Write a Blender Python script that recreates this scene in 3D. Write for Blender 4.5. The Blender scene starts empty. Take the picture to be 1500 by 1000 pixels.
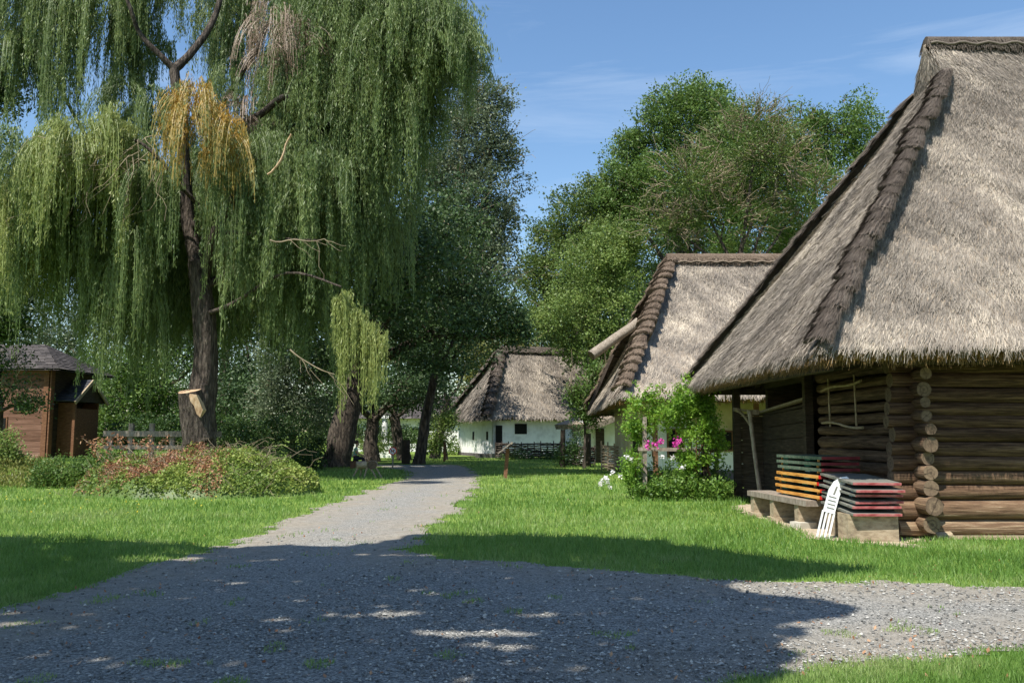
import bpy, math, random
import numpy as np
random.seed(7); R = np.random.default_rng(7)
S = bpy.context.scene; COL = S.collection
# ---------------- camera, sky, sun, exposure ----------------
F = 1250.0; HEYE = 1.65; PITCH = math.atan(136/1250)
cd = bpy.data.cameras.new("camera"); cam = bpy.data.objects.new("camera", cd); COL.objects.link(cam)
cd.sensor_width = 36; cd.lens = F/1500*36; cd.clip_end = 2000
cam.location = (0, 0, HEYE); cam.rotation_euler = (math.radians(90)+PITCH, 0, 0); S.camera = cam
SUN = np.array([-0.75, -1.0, 1.9]); SUN /= np.linalg.norm(SUN)
ELEV = math.asin(SUN[2]); AZ = math.atan2(SUN[0], SUN[1])
w = bpy.data.worlds.new("World"); S.world = w; w.use_nodes = True
nt = w.node_tree; bg = nt.nodes["Background"]; bg.inputs[1].default_value = 0.085
sk = nt.nodes.new("ShaderNodeTexSky"); sk.sky_type = 'NISHITA'; sk.sun_disc = False
sk.sun_elevation = ELEV; sk.sun_rotation = AZ; sk.air_density = 1.15; sk.dust_density = 0.4; sk.ozone_density = 2.0
tc = nt.nodes.new("ShaderNodeTexCoord"); mp = nt.nodes.new("ShaderNodeMapping"); mp.inputs['Scale'].default_value = (1.0, 1.6, 11); mp.inputs['Rotation'].default_value = (0.0, 0.22, 0)
nz = nt.nodes.new("ShaderNodeTexNoise"); nz.inputs['Scale'].default_value = 1.6; nz.inputs['Detail'].default_value = 9; nz.inputs['Roughness'].default_value = .62; nz.inputs['Distortion'].default_value = .5
cr = nt.nodes.new("ShaderNodeValToRGB"); cr.color_ramp.elements[0].position = .50; cr.color_ramp.elements[1].position = .85
cr.color_ramp.elements[1].color = (.42, .42, .42, 1)
mx = nt.nodes.new("ShaderNodeMix"); mx.data_type = 'RGBA'; mx.inputs[7].default_value = (6.5, 7.4, 8.6, 1)
L_ = nt.links.new
L_(tc.outputs['Generated'], mp.inputs[0]); L_(mp.outputs[0], nz.inputs[0]); L_(nz.outputs[0], cr.inputs[0]); L_(cr.outputs[0], mx.inputs[0])
hs_ = nt.nodes.new('ShaderNodeHueSaturation'); hs_.inputs['Saturation'].default_value = 1.12; hs_.inputs['Value'].default_value = 1.3; L_(sk.outputs[0], hs_.inputs['Color']); L_(hs_.outputs[0], mx.inputs[6]); L_(mx.outputs[2], bg.inputs[0])
sd_ = bpy.data.lights.new("sun", 'SUN'); sd_.energy = 4.6; sd_.angle = math.radians(.5); sd_.color = (1, .95, .86)
sun = bpy.data.objects.new("sun", sd_); COL.objects.link(sun)
from mathutils import Vector
sun.rotation_euler = Vector(SUN).to_track_quat('Z', 'Y').to_euler()
S.view_settings.view_transform = 'Standard'; S.view_settings.look = 'None'; S.view_settings.exposure = 0.72
S.cycles.max_bounces = 6; S.cycles.transparent_max_bounces = 4

def P(px, py, Y):
    a = (px-750)/F; b = -(py-500)/F
    y = math.cos(PITCH)-b*math.sin(PITCH); z = math.sin(PITCH)+b*math.cos(PITCH)
    return np.array([a*Y/y, Y, HEYE+z*Y/y])
def G(px, py, z=0):
    a = (px-750)/F; b = -(py-500)/F
    y = math.cos(PITCH)-b*math.sin(PITCH); zz = math.sin(PITCH)+b*math.cos(PITCH); t = (z-HEYE)/zz
    return np.array([a*t, y*t, z])
A = lambda *v: np.array(v, float)
def nrm(v): return v/np.maximum(np.linalg.norm(v, axis=-1, keepdims=True), 1e-9)
def _h(i, j, s):
    n = (i*374761393+j*668265263+s*974634777) & 0x7fffffff
    n = ((n ^ (n >> 13))*1274126177) & 0x7fffffff
    return ((n ^ (n >> 16)) & 0xffff)/65535.0
def vn(x, y, s=0):
    xi = np.floor(x).astype(np.int64); yi = np.floor(y).astype(np.int64); fx = x-xi; fy = y-yi
    fx = fx*fx*(3-2*fx); fy = fy*fy*(3-2*fy)
    return (_h(xi, yi, s)*(1-fx)+_h(xi+1, yi, s)*fx)*(1-fy)+(_h(xi, yi+1, s)*(1-fx)+_h(xi+1, yi+1, s)*fx)*fy
def fbm(x, y, o=3, s=0):
    r = 0; a = .5; t = 0
    for k in range(o): r = r+a*vn(x*2**k, y*2**k, s+k); t += a; a *= .5
    return r/t
def rnds(n, a=0., b=1.): return R.uniform(a, b, n)
def unit(n): return nrm(R.normal(size=(n, 3)))

# ---------------- mesh builder ----------------
class MB:
    def __init__(s): s.V = []; s.Fc = []; s.n = 0
    def add(s, V, Fc, rnd=.5, mi=0, sm=False):
        V = np.asarray(V, float).reshape(-1, 3); Fc = np.asarray(Fc, np.int64)
        r = np.broadcast_to(np.asarray(rnd, float), (len(Fc),))
        s.V.append(V); s.Fc.append((Fc+s.n, r, mi, sm)); s.n += len(V); return s
    def quads(s, V4, rnd=.5, mi=0):      # V4: n,4,3
        n = len(V4); return s.add(V4.reshape(-1, 3), np.arange(4*n).reshape(n, 4), rnd, mi)
    def box(s, c, d, rnd=.5, mi=0, rot=0, ax=None):   # centre, full dims, z rotation (or 3 axes)
        c = A(*c); d = A(*d)/2
        if ax is None: ax = A([math.cos(rot), math.sin(rot), 0], [-math.sin(rot), math.cos(rot), 0], [0, 0, 1])
        b = min(.006, min(d)*.3); P_ = []
        sg = [(x, y, z) for z in (-1, 1) for x, y in ((-1, -1), (1, -1), (1, 1), (-1, 1))]
        for x, y, z in sg: P_.append(c+ax[0]*x*d[0]+ax[1]*y*d[1]+ax[2]*z*d[2])
        return s.add(P_, [(3, 2, 1, 0), (4, 5, 6, 7), (0, 1, 5, 4), (1, 2, 6, 5), (2, 3, 7, 6), (3, 0, 4, 7)], rnd, mi)
    def beam(s, p, q, wd, ht, rnd=.5, mi=0, up=(0, 0, 1)):
        p = A(*p); q = A(*q); d = q-p; L = np.linalg.norm(d); d = d/L
        sd = nrm(np.cross(d, A(*up))); u = np.cross(sd, d)
        return s.box((p+q)/2, (L, wd, ht), rnd, mi, ax=[d, sd, u])
    def tube(s, pts, rad, k=8, rnd=.5, mi=0, cap=True, rough=0., capmi=None, sq=1.):
        pts = np.asarray(pts, float); n = len(pts); rad = np.broadcast_to(np.asarray(rad, float), (n,))
        T = nrm(np.gradient(pts, axis=0)); up = A(0, 0, 1) if abs(T[0][2]) < .9 else A(0, 1, 0)
        V = []; u = nrm(np.cross(T[0], up)); th = np.arange(k)*2*math.pi/k
        ph = random.random()*9; lob = 1+rough*(np.sin(3*th+ph)+np.sin(5*th+2*ph))*.5
        for i in range(n):
            u = nrm(u-T[i]*np.dot(u, T[i])); v = np.cross(T[i], u)
            r = rad[i]*lob*(1+rough*R.normal(size=k)*.5)
            V.append(pts[i]+np.outer(np.cos(th)*r, u)+np.outer(np.sin(th)*r*sq, v))
        V = np.concatenate(V); i = np.arange(n-1)[:, None]*k; j = np.arange(k)[None]
        Q = np.stack([i+j, i+(j+1) % k, i+k+(j+1) % k, i+k+j], -1).reshape(-1, 4)
        s.add(V, Q, rnd, mi, True)
        if cap:
            cm = mi if capmi is None else capmi
            for e in (0, n-1):
                ring = V[e*k:(e+1)*k]; c = ring.mean(0); prev = ring; rr = [1, .82, .62, .42, .2] if capmi is not None else [1, .4]
                for a, b in zip(rr[:-1], rr[1:]):
                    r0 = c+(ring-c)*a; r1 = c+(ring-c)*b; jj = np.arange(k)
                    s.add(np.concatenate([r0, r1]), np.stack([jj, (jj+1) % k, k+(jj+1) % k, k+jj], -1), R.uniform(.2, .9)*(1 if capmi is None else .25+.75*float(np.mean(rnd))), cm)  # end grain follows log tone: upper barn ends coloured darker for eave shade
                s.add(c+(ring-c)*rr[-1], [list(range(k))], .1, cm)
                if capmi is not None:
                    o_ = T[0]*(-.003) if e == 0 else T[-1]*.003; i0 = random.randrange(k)
                    for i_ in (i0, (i0+random.choice((4, 6, 7))) % k):
                        q1 = ring[i_]; q2 = ring[(i_+1) % k]; m_ = (q1+q2)/2; s.add([c+o_, m_+(q1-m_)*.35+o_, m_+(q2-m_)*.35+o_], [(0, 1, 2)], 0, cm)
        return s
    def build(s, name, mats, parent=None):
        me = bpy.data.meshes.new(name)
        V = np.concatenate(s.V); lt = np.concatenate([np.full(len(f[0]), f[0].shape[1]) for f in s.Fc])
        lv = np.concatenate([f[0].ravel() for f in s.Fc]); rn = np.concatenate([f[1] for f in s.Fc])
        mi = np.concatenate([np.full(len(f[0]), f[2]) for f in s.Fc]); sm = np.concatenate([np.full(len(f[0]), f[3]) for f in s.Fc])
        me.vertices.add(len(V)); me.vertices.foreach_set('co', V.astype(np.float32).ravel())
        me.loops.add(len(lv)); me.loops.foreach_set('vertex_index', lv.astype(np.int32))
        me.polygons.add(len(lt)); ls = np.concatenate([[0], np.cumsum(lt)[:-1]])
        me.polygons.foreach_set('loop_start', ls.astype(np.int32)); me.polygons.foreach_set('loop_total', lt.astype(np.int32))
        me.polygons.foreach_set('material_index', mi.astype(np.int32)); me.polygons.foreach_set('use_smooth', sm.astype(bool))
        at = me.attributes.new('rnd', 'FLOAT', 'FACE'); at.data.foreach_set('value', rn.astype(np.float32))
        me.update(calc_edges=True); me.validate()
        for m in (mats if isinstance(mats, (list, tuple)) else [mats]): me.materials.append(m)
        o = bpy.data.objects.new(name, me); COL.objects.link(o)
        if parent: o.parent = parent
        return o
def tag(o, label, cat=None, group=None):
    o['label'] = label
    if cat: o['category'] = cat
    if group: o['group'] = group
    return o
def thing(name, label, cat, loc=(0, 0, 0), rz=0, group=None):
    o = bpy.data.objects.new(name, None); COL.objects.link(o); o.empty_display_size = .2
    o.location = loc; o.rotation_euler = (0, 0, rz); return tag(o, label, cat, group)
def struct(o): o['kind'] = 'structure'; return o
def stuff(o, label, cat): o['kind'] = 'stuff'; return tag(o, label, cat)
def loc_(root, p):     # world -> local of a root without rotation
    return A(*p)-A(*root.location)

# ---------------- materials ----------------
def mat(name, cols, scale=(5, 5, 5), nscale=1., rough=.85, bump=.3, bdist=.02, attr=0., detail=8, trans=0., coord='Object', spec=.25, cols2=None, nrough=.6, dist=0., bscale=1.):
    m = bpy.data.materials.new(name); m.use_nodes = True; t = m.node_tree; N = t.nodes; L = t.links.new
    b = N['Principled BSDF']; b.inputs['Roughness'].default_value = rough
    b.inputs['Specular IOR Level'].default_value = spec
    tc = N.new("ShaderNodeTexCoord"); mp = N.new("ShaderNodeMapping"); mp.inputs['Scale'].default_value = scale
    nz = N.new("ShaderNodeTexNoise"); nz.inputs['Scale'].default_value = nscale; nz.inputs['Detail'].default_value = detail; nz.inputs['Roughness'].default_value = nrough; nz.inputs['Distortion'].default_value = dist
    L(tc.outputs[coord], mp.inputs[0]); L(mp.outputs[0], nz.inputs[0])
    fac = nz.outputs[0]
    mr = N.new("ShaderNodeMapRange"); mr.inputs[1].default_value = .3; mr.inputs[2].default_value = .7; L(fac, mr.inputs[0]); fac = mr.outputs[0]
    if attr > 0:
        at = N.new("ShaderNodeAttribute"); at.attribute_name = 'rnd'
        mm = N.new("ShaderNodeMix"); mm.inputs[0].default_value = attr; L(fac, mm.inputs[2]); L(at.outputs['Fac'], mm.inputs[3]); fac = mm.outputs[0]
    r = N.new("ShaderNodeValToRGB"); e = r.color_ramp.elements
    while len(e) < len(cols): e.new(.5)
    for i, c in enumerate(cols): e[i].position = i/(len(cols)-1); e[i].color = (*c, 1)
    L(fac, r.inputs[0]); c = r.outputs[0]; L(c, b.inputs['Base Color'])
    if bump > 0:
        bp = N.new("ShaderNodeBump"); bp.inputs['Strength'].default_value = bump; bp.inputs['Distance'].default_value = bdist
        if bscale != 1:
            n2 = N.new("ShaderNodeTexNoise"); n2.inputs['Scale'].default_value = nscale*bscale; n2.inputs['Detail'].default_value = 6; L(mp.outputs[0], n2.inputs[0]); L(n2.outputs[0], bp.inputs['Height'])
        else: L(nz.outputs[0], bp.inputs['Height'])
        L(bp.outputs[0], b.inputs['Normal'])
    if trans > 0:
        tr = N.new("ShaderNodeBsdfTranslucent"); ms = N.new("ShaderNodeMixShader"); ms.inputs[0].default_value = trans
        hs = N.new("ShaderNodeHueSaturation"); hs.inputs['Hue'].default_value = .48; hs.inputs['Value'].default_value = 1.5; L(c, hs.inputs['Color']); L(hs.outputs[0], tr.inputs[0])
        L(b.outputs[0], ms.inputs[1]); L(tr.outputs[0], ms.inputs[2]); L(ms.outputs[0], N['Material Output'].inputs[0])
    return m
def leafmat(name, cols, trans=.3, rough=.5, spec=.35): return mat(name, cols, (.5,)*3, 1, rough, 0, attr=.75, trans=trans, spec=spec, detail=3)

M = {}
M['thatch'] = mat('thatch_straw', [(.04, .034, .029), (.147, .128, .109), (.305, .265, .22), (.67, .58, .455)], (.8, .8, .8), 1, .9, 0, attr=.62, spec=.1)
M['thatch_base'] = mat('thatch_base', [(.07, .055, .042), (.26, .21, .16), (.42, .36, .28)], (14, 14, 5), 1, .95, .8, .03, attr=.2, spec=.05)
M['thatch_dark'] = mat('hip_straw', [(.04, .033, .028), (.11, .09, .076), (.21, .18, .15)], (2, 2, 2), 1, .95, 0, attr=.7, spec=.05)
M['thatch_brown'] = mat('hip_straw_brown', [(.05, .036, .026), (.16, .12, .09), (.29, .235, .18)], (2, 2, 2), 1, .95, 0, attr=.7, spec=.05)
M['thatch_cut'] = mat('cut_straw_ends', [(.07, .045, .02), (.26, .165, .07), (.42, .29, .13)], (20, 20, 20), 1, .95, .6, .02, attr=.4, spec=.05)
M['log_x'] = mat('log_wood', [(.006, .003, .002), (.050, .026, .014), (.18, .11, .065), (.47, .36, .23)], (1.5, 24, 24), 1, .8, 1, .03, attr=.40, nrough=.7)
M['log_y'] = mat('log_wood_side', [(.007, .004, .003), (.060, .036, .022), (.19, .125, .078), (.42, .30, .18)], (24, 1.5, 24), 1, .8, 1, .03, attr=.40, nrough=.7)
M['log_end'] = mat('log_end_grain', [(.04, .026, .017), (.17, .12, .08), (.32, .23, .14)], (30, 30, 30), 1, .85, .6, .01, attr=.7)
M['plank_dark'] = mat('dark_plank', [(.014, .011, .009), (.05, .038, .028), (.15, .115, .085)], (3, 3, 25), 1, .85, .6, .015, attr=.45)
M['wood_grey'] = mat('weathered_wood', [(.09, .075, .06), (.24, .20, .16), (.40, .36, .30)], (9, 9, 3), 2, .85, .6, .01, attr=.3)
M['wood_brown'] = mat('brown_wood', [(.05, .025, .015), (.16, .075, .04), (.30, .16, .09)], (3, 3, 14), 2, .8, .5, .01, attr=.4)
M['wood_block'] = mat('pale_wood_block', [(.14, .10, .065), (.34, .27, .18), (.48, .40, .29)], (4, 4, 9), 2, .85, .6, .02, attr=.3)
M['bark'] = mat('bark', [(.012, .010, .008), (.06, .048, .038), (.16, .13, .10)], (6, 6, 1.6), 1.6, .95, 1, .12)
M['bark_near'] = mat('willow_bark', [(.015, .012, .010), (.07, .055, .045), (.19, .155, .125)], (7, 7, 1.4), 2, .95, 1, .15)
M['twig'] = mat('bare_twig', [(.10, .075, .045), (.26, .21, .14), (.40, .34, .22)], (3, 3, 3), 1, .9, 0, attr=.4)
M['cutwood'] = mat('fresh_cut_wood', [(.22, .11, .05), (.52, .36, .22), (.66, .52, .36)], (5, 5, 2), 2, .8, .4, .01, attr=.2)
M['white'] = mat('limewash', [(.60, .60, .58), (.78, .78, .76), (.82, .82, .80)], (1.2, 1.2, 1.2), 1.5, .9, .4, .02, detail=10)
M['cream'] = mat('cream_plaster', [(.36, .30, .18), (.50, .43, .28), (.56, .49, .34)], (1, 1, 1), 1, .9, .3, .02)
M['plinth'] = mat('plinth', [(.07, .06, .07), (.14, .12, .13), (.2, .18, .18)], (3, 3, 3), 1, .9, .4, .02)
M['dark'] = mat('dark_opening', [(.006, .006, .006), (.012, .011, .01)], bump=0)
M['concrete'] = mat('concrete', [(.32, .29, .24), (.48, .45, .38), (.58, .54, .46)], (5, 5, 5), 1, .95, .5, .01)
M['shingle'] = mat('shingles', [(.03, .027, .028), (.085, .075, .072), (.17, .15, .145)], (6, 6, 25), 1, .85, .5, .01, attr=.6)
M['slate'] = mat('slate_roof', [(.02, .022, .028), (.045, .048, .058), (.08, .082, .095)], (3, 3, 8), 1, .6, .3, .01, attr=.4)
M['teal'] = mat('teal_paint', [(.01, .07, .055), (.02, .14, .11), (.06, .2, .17)], (5, 5, 20), 1, .6, .2, .005)
M['blueboard'] = mat('worn_blue_paint', [(.06, .12, .15), (.17, .30, .38), (.30, .42, .48)], (5, 5, 20), 1, .6, .2, .005)
M['orange'] = mat('orange_varnish', [(.32, .12, .02), (.66, .31, .07), (.74, .42, .14)], (9, 2, 18), 1.5, .45, .2, .004)
M['redend'] = mat('red_paint', [(.45, .01, .008), (.72, .02, .012)], (6, 6, 6), 1, .5, 0)
M['maroon'] = mat('maroon_edge', [(.09, .012, .014), (.17, .02, .025), (.22, .04, .04)], (6, 6, 6), 1, .6, 0)
M['pink'] = mat('faded_red_edge', [(.26, .05, .05), (.42, .12, .12), (.42, .24, .21)], (6, 14, 14), 1.2, .6, .2, .004)
M['boardgrey'] = mat('weathered_board', [(.07, .07, .06), (.17, .17, .145), (.28, .27, .23)], (4, 20, 20), 1, .7, .3, .004, attr=.3)
M['boardgreen'] = mat('mossy_board', [(.04, .06, .045), (.10, .14, .10), (.22, .22, .16)], (4, 20, 20), 1, .7, .3, .004, attr=.3)
M['plastic'] = mat('white_plastic', [(.72, .73, .74), (.82, .83, .83)], (4, 4, 4), 1, .35, 0, spec=.5)
M['stone'] = mat('stones', [(.056, .055, .05), (.17, .168, .156), (.29, .285, .265), (.55, .53, .48)], (9, 9, 9), 1, .85, .3, .01, attr=.85)
M['petal_w'] = leafmat('white_petals', [(.75, .70, .72), (.85, .83, .84)]); M['petal_p'] = leafmat('pink_petals', [(.55, .04, .32), (.75, .12, .5)])
M['petal_y'] = leafmat('yellow_petals', [(.6, .5, .03), (.8, .7, .1)])
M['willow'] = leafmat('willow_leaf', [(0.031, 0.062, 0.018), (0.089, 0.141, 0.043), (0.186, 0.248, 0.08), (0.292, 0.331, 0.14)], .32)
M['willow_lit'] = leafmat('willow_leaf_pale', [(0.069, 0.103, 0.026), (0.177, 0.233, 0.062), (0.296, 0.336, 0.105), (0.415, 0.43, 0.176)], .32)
M['willow_y'] = leafmat('willow_leaf_yellow', [(.26, .14, .025), (.42, .26, .04), (.35, .26, .06), (.13, .18, .065), (.26, .32, .19)], .3)
M['willow_dead'] = leafmat('willow_leaf_dead', [(.10, .07, .045), (.24, .17, .115), (.38, .29, .20)], .15)
M['leaf_deep'] = leafmat('leaf_deep_green', [(0.013, 0.03, 0.01), (0.031, 0.071, 0.017), (0.062, 0.118, 0.028), (0.114, 0.168, 0.048)], .25)
M['leaf_shaded'] = leafmat('leaf_shaded_green', [(0.014, 0.032, 0.013), (0.034, 0.07, 0.023), (0.068, 0.121, 0.039), (0.135, 0.203, 0.072)], .2)  # leaf tone with the shade under the canopy put into its colour
M['leaf_mid'] = leafmat('leaf_mid_green', [(0.025, 0.054, 0.013), (0.064, 0.124, 0.023), (0.114, 0.193, 0.041), (0.195, 0.269, 0.068)], .28)
M['leaf_lime'] = leafmat('leaf_lime', [(0.048, 0.088, 0.019), (0.118, 0.187, 0.042), (0.207, 0.285, 0.075), (0.326, 0.374, 0.131)], .3)
M['leaf_silver'] = leafmat('leaf_silver', [(0.03, 0.053, 0.03), (0.081, 0.115, 0.06), (0.151, 0.192, 0.111), (0.282, 0.317, 0.202)], .25)
M['leaf_olive'] = leafmat('leaf_olive', [(.05, .06, .015), (.13, .15, .035), (.22, .23, .06), (.34, .28, .09)], .28)
M['leaf_rose'] = leafmat('leaf_rose', [(0.045, 0.11, 0.012), (0.117, 0.239, 0.025), (0.216, 0.368, 0.05), (0.324, 0.46, 0.09)], .38)
M['leaf_wood'] = leafmat('leaf_wood_edge', [(0.026, 0.052, 0.011), (0.063, 0.112, 0.022), (0.117, 0.168, 0.036), (0.196, 0.224, 0.064)], .28)
M['leaf_bed'] = leafmat('leaf_flower_bed', [(.03, .08, .012), (.08, .17, .025), (.17, .28, .05), (.26, .38, .09)], .3)
M['leaf_ivy'] = leafmat('leaf_ivy', [(0.052, 0.096, 0.02), (0.13, 0.204, 0.039), (0.247, 0.312, 0.066), (0.39, 0.408, 0.132)], .25)
M['leaf_brown'] = leafmat('leaf_dry', [(.10, .05, .03), (.26, .12, .06), (.38, .20, .10), (.45, .30, .18)], .15)
M['grass'] = leafmat('grass_blade', [(0.05, 0.105, 0.017), (0.099, 0.198, 0.033), (0.166, 0.293, 0.059), (0.289, 0.355, 0.135)], .35)

# ---------------- ground ----------------
def pts(l): return [G(*p)[:2] for p in l]
ROAD = pts([(-900, 1050), (-300, 985), (-100, 925), (0, 897), (60, 882), (130, 862), (250, 822), (330, 800), (400, 775), (470, 745), (560, 714), (604, 697), (598, 689), (565, 684), (520, 679), (470, 677), (470, 672), (540, 671.5), (610, 674), (665, 680), (690, 688), (697, 700), (690, 716), (660, 750), (612, 785), (592, 812), (640, 819), (780, 826), (900, 838), (1000, 848), (1100, 853), (1280, 854), (1500, 864), (1900, 885)])
ROAD += [(14, 7.6)] + pts([(1900, 932), (1500, 952), (1300, 964), (1150, 985), (1060, 1000)]) + [A(1.0, 4.8), A(.9, 3), A(1.5, -4), A(-12, -4), A(-14, 3)]
ROAD = np.array([p[:2] for p in ROAD])
DIRT = np.array(pts([(1075, 742), (1120, 738), (1180, 742), (1330, 775), (1330, 800), (1255, 796), (1190, 790), (1150, 768), (1095, 752)]))
DIRT2 = np.array([(6.3, 13.72), (15, 13.72), (15, 14.0), (6.3, 14.0)])
def sdist(poly, x, y):
    d = np.full(x.shape, 1e9); ins = np.zeros(x.shape, bool); n = len(poly)
    for i in range(n):
        a = poly[i]; b = poly[(i+1) % n]; e = b-a; t = np.clip(((x-a[0])*e[0]+(y-a[1])*e[1])/(e@e+1e-12), 0, 1)
        d = np.minimum(d, np.hypot(x-a[0]-e[0]*t, y-a[1]-e[1]*t))
        c = ((a[1] > y) != (b[1] > y))
        with np.errstate(divide='ignore', invalid='ignore'): xx = a[0]+(y-a[1])*e[0]/(e[1] if abs(e[1]) > 1e-12 else 1e-12)
        ins ^= c & (x < xx)
    return np.where(ins, -d, d)
def road_sd(x, y):
    sc = np.clip(y/12, .5, 2.5)
    return sdist(ROAD, x, y)+(fbm(x*1.6, y*1.6, 4, 5)-.5)*.75*np.minimum(sc, 1.3)+(fbm(x*7, y*7, 2, 9)-.5)*.22
def dirt_sd(x, y): return np.minimum(sdist(DIRT, x, y), sdist(DIRT2, x, y))+(fbm(x*3, y*3, 3, 15)-.5)*.5
def gz(x, y):
    b = np.clip((-14.5-x)/3, 0, 1)*np.clip((y-26)/4, 0, 1); b = b*b*(3-2*b)
    return b*.6+np.clip((y-75)/200, 0, 1)*2

def grid(xs, ys, zf, keep=None):
    X, Yg = np.meshgrid(xs, ys); Z = zf(X, Yg); nx = len(xs); V = np.stack([X, Yg, Z], -1).reshape(-1, 3)
    i, j = np.meshgrid(np.arange(nx-1), np.arange(len(ys)-1)); a = (j*nx+i).ravel()
    Q = np.stack([a, a+1, a+1+nx, a+nx], -1)
    if keep is not None:
        k = keep(X, Yg).ravel(); Q = Q[k[Q].any(1)]
    return V, Q
def lawnmat():
    m = mat('lawn', [(.05, .09, .015), (.11, .18, .03), (.20, .28, .06), (.30, .34, .11)], (1, 1, 1), .55, .95, .9, .05, detail=12, nrough=.78, bscale=30, spec=.1)
    return m
xs = np.concatenate([np.linspace(-900, -60, 15)[:-1], np.arange(-60, 60, 1.), np.linspace(60, 900, 15)])
ys = np.concatenate([np.linspace(-60, 0, 10)[:-1], np.arange(0, 110, 1.), np.linspace(110, 1200, 20)])
V, Q = grid(xs, ys, gz); g = MB(); g.add(V, Q, .5, 0, True); struct(g.build('ground', lawnmat()))

def sheet(name, sdf, x0, x1, y0, y1, cell, z, cols_a, cols_b, edge, m_extra):
    V, Q = grid(np.arange(x0, x1, cell), np.arange(y0, y1, cell), lambda x, y: np.full(x.shape, z)+gz(x, y)+(fbm(x*2.5, y*2.5, 3, 33)-.5)*m_extra, lambda x, y: sdf(x, y) < 0)
    used = np.unique(Q); mp_ = -np.ones(len(V), int); mp_[used] = np.arange(len(used)); V = V[used]; Q = mp_[Q]
    g = MB(); g.add(V, Q, .5, 0, True)
    m = bpy.data.materials.new(name); m.use_nodes = True; t = m.node_tree; N = t.nodes; L = t.links.new; b = N['Principled BSDF']; b.inputs['Roughness'].default_value = .95; b.inputs['Specular IOR Level'].default_value = .15
    tc = N.new("ShaderNodeTexCoord"); at = N.new("ShaderNodeAttribute"); at.attribute_name = 'sd'
    def noise(sc, det=8, ro=.65):
        n = N.new("ShaderNodeTexNoise"); n.inputs['Scale'].default_value = sc; n.inputs['Detail'].default_value = det; n.inputs['Roughness'].default_value = ro; L(tc.outputs['Object'], n.inputs[0]); return n.outputs[0]
    def ramp(f, cols, lo=.3, hi=.7):
        mr = N.new("ShaderNodeMapRange"); mr.inputs[1].default_value = lo; mr.inputs[2].default_value = hi; L(f, mr.inputs[0])
        r = N.new("ShaderNodeValToRGB"); e = r.color_ramp.elements
        while len(e) < len(cols): e.new(.5)
        for i, c in enumerate(cols): e[i].position = i/(len(cols)-1); e[i].color = (*c, 1)
        L(mr.outputs[0], r.inputs[0]); return r.outputs[0]
    vo = N.new("ShaderNodeTexVoronoi"); vo.inputs['Scale'].default_value = 62; L(tc.outputs['Object'], vo.inputs[0])
    sp = N.new("ShaderNodeSeparateColor"); L(vo.outputs['Color'], sp.inputs[0])
    ca = ramp(sp.outputs[0], cols_a, 0, 1); cb = ramp(noise(6, 10, .75), cols_b)
    m1 = N.new("ShaderNodeMapRange"); m1.inputs[1].default_value = edge[0]; m1.inputs[2].default_value = edge[1]; L(at.outputs['Fac'], m1.inputs[0])
    nn = N.new("ShaderNodeMath"); nn.operation = 'MULTIPLY_ADD'; nn.inputs[1].default_value = 2.2; L(noise(1.1, 8, .7), nn.inputs[0]); nn.inputs[2].default_value = -1.25
    ad = N.new("ShaderNodeMath"); ad.operation = 'ADD'; ad.use_clamp = True; L(m1.outputs[0], ad.inputs[0]); L(nn.outputs[0], ad.inputs[1])
    mx = N.new("ShaderNodeMix"); mx.data_type = 'RGBA'; L(ad.outputs[0], mx.inputs[0]); L(ca, mx.inputs[6]); L(cb, mx.inputs[7])
    L(mx.outputs[2], b.inputs['Base Color'])
    bp = N.new("ShaderNodeBump"); bp.inputs['Strength'].default_value = .9; bp.inputs['Distance'].default_value = .02
    hh = N.new("ShaderNodeMath"); hh.operation = 'MULTIPLY_ADD'; L(vo.outputs['Distance'], hh.inputs[0]); hh.inputs[1].default_value = -.6; L(noise(30, 6), hh.inputs[2]); L(hh.outputs[0], bp.inputs['Height']); L(bp.outputs[0], b.inputs['Normal'])
    o = g.build(name, m); a = o.data.attributes.new('sd', 'FLOAT', 'POINT'); a.data.foreach_set('value', sdf(V[:, 0], V[:, 1]).astype(np.float32)); return struct(o)
GR = [(.112, .11, .102), (.205, .202, .186), (.29, .282, .26), (.44, .425, .385)]
SA = [(.165, .145, .113), (.295, .262, .212), (.41, .375, .315)]
sheet('road', road_sd, -14, 14, 3, 47, .11, .008, GR, SA, (-1.7, -.2), .02)
sheet('dirt_strip', dirt_sd, 4, 15.2, 12, 24, .1, .008, SA, [(.34, .27, .18), (.50, .41, .29), (.60, .50, .37)], (-9, -8), .02)

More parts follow.
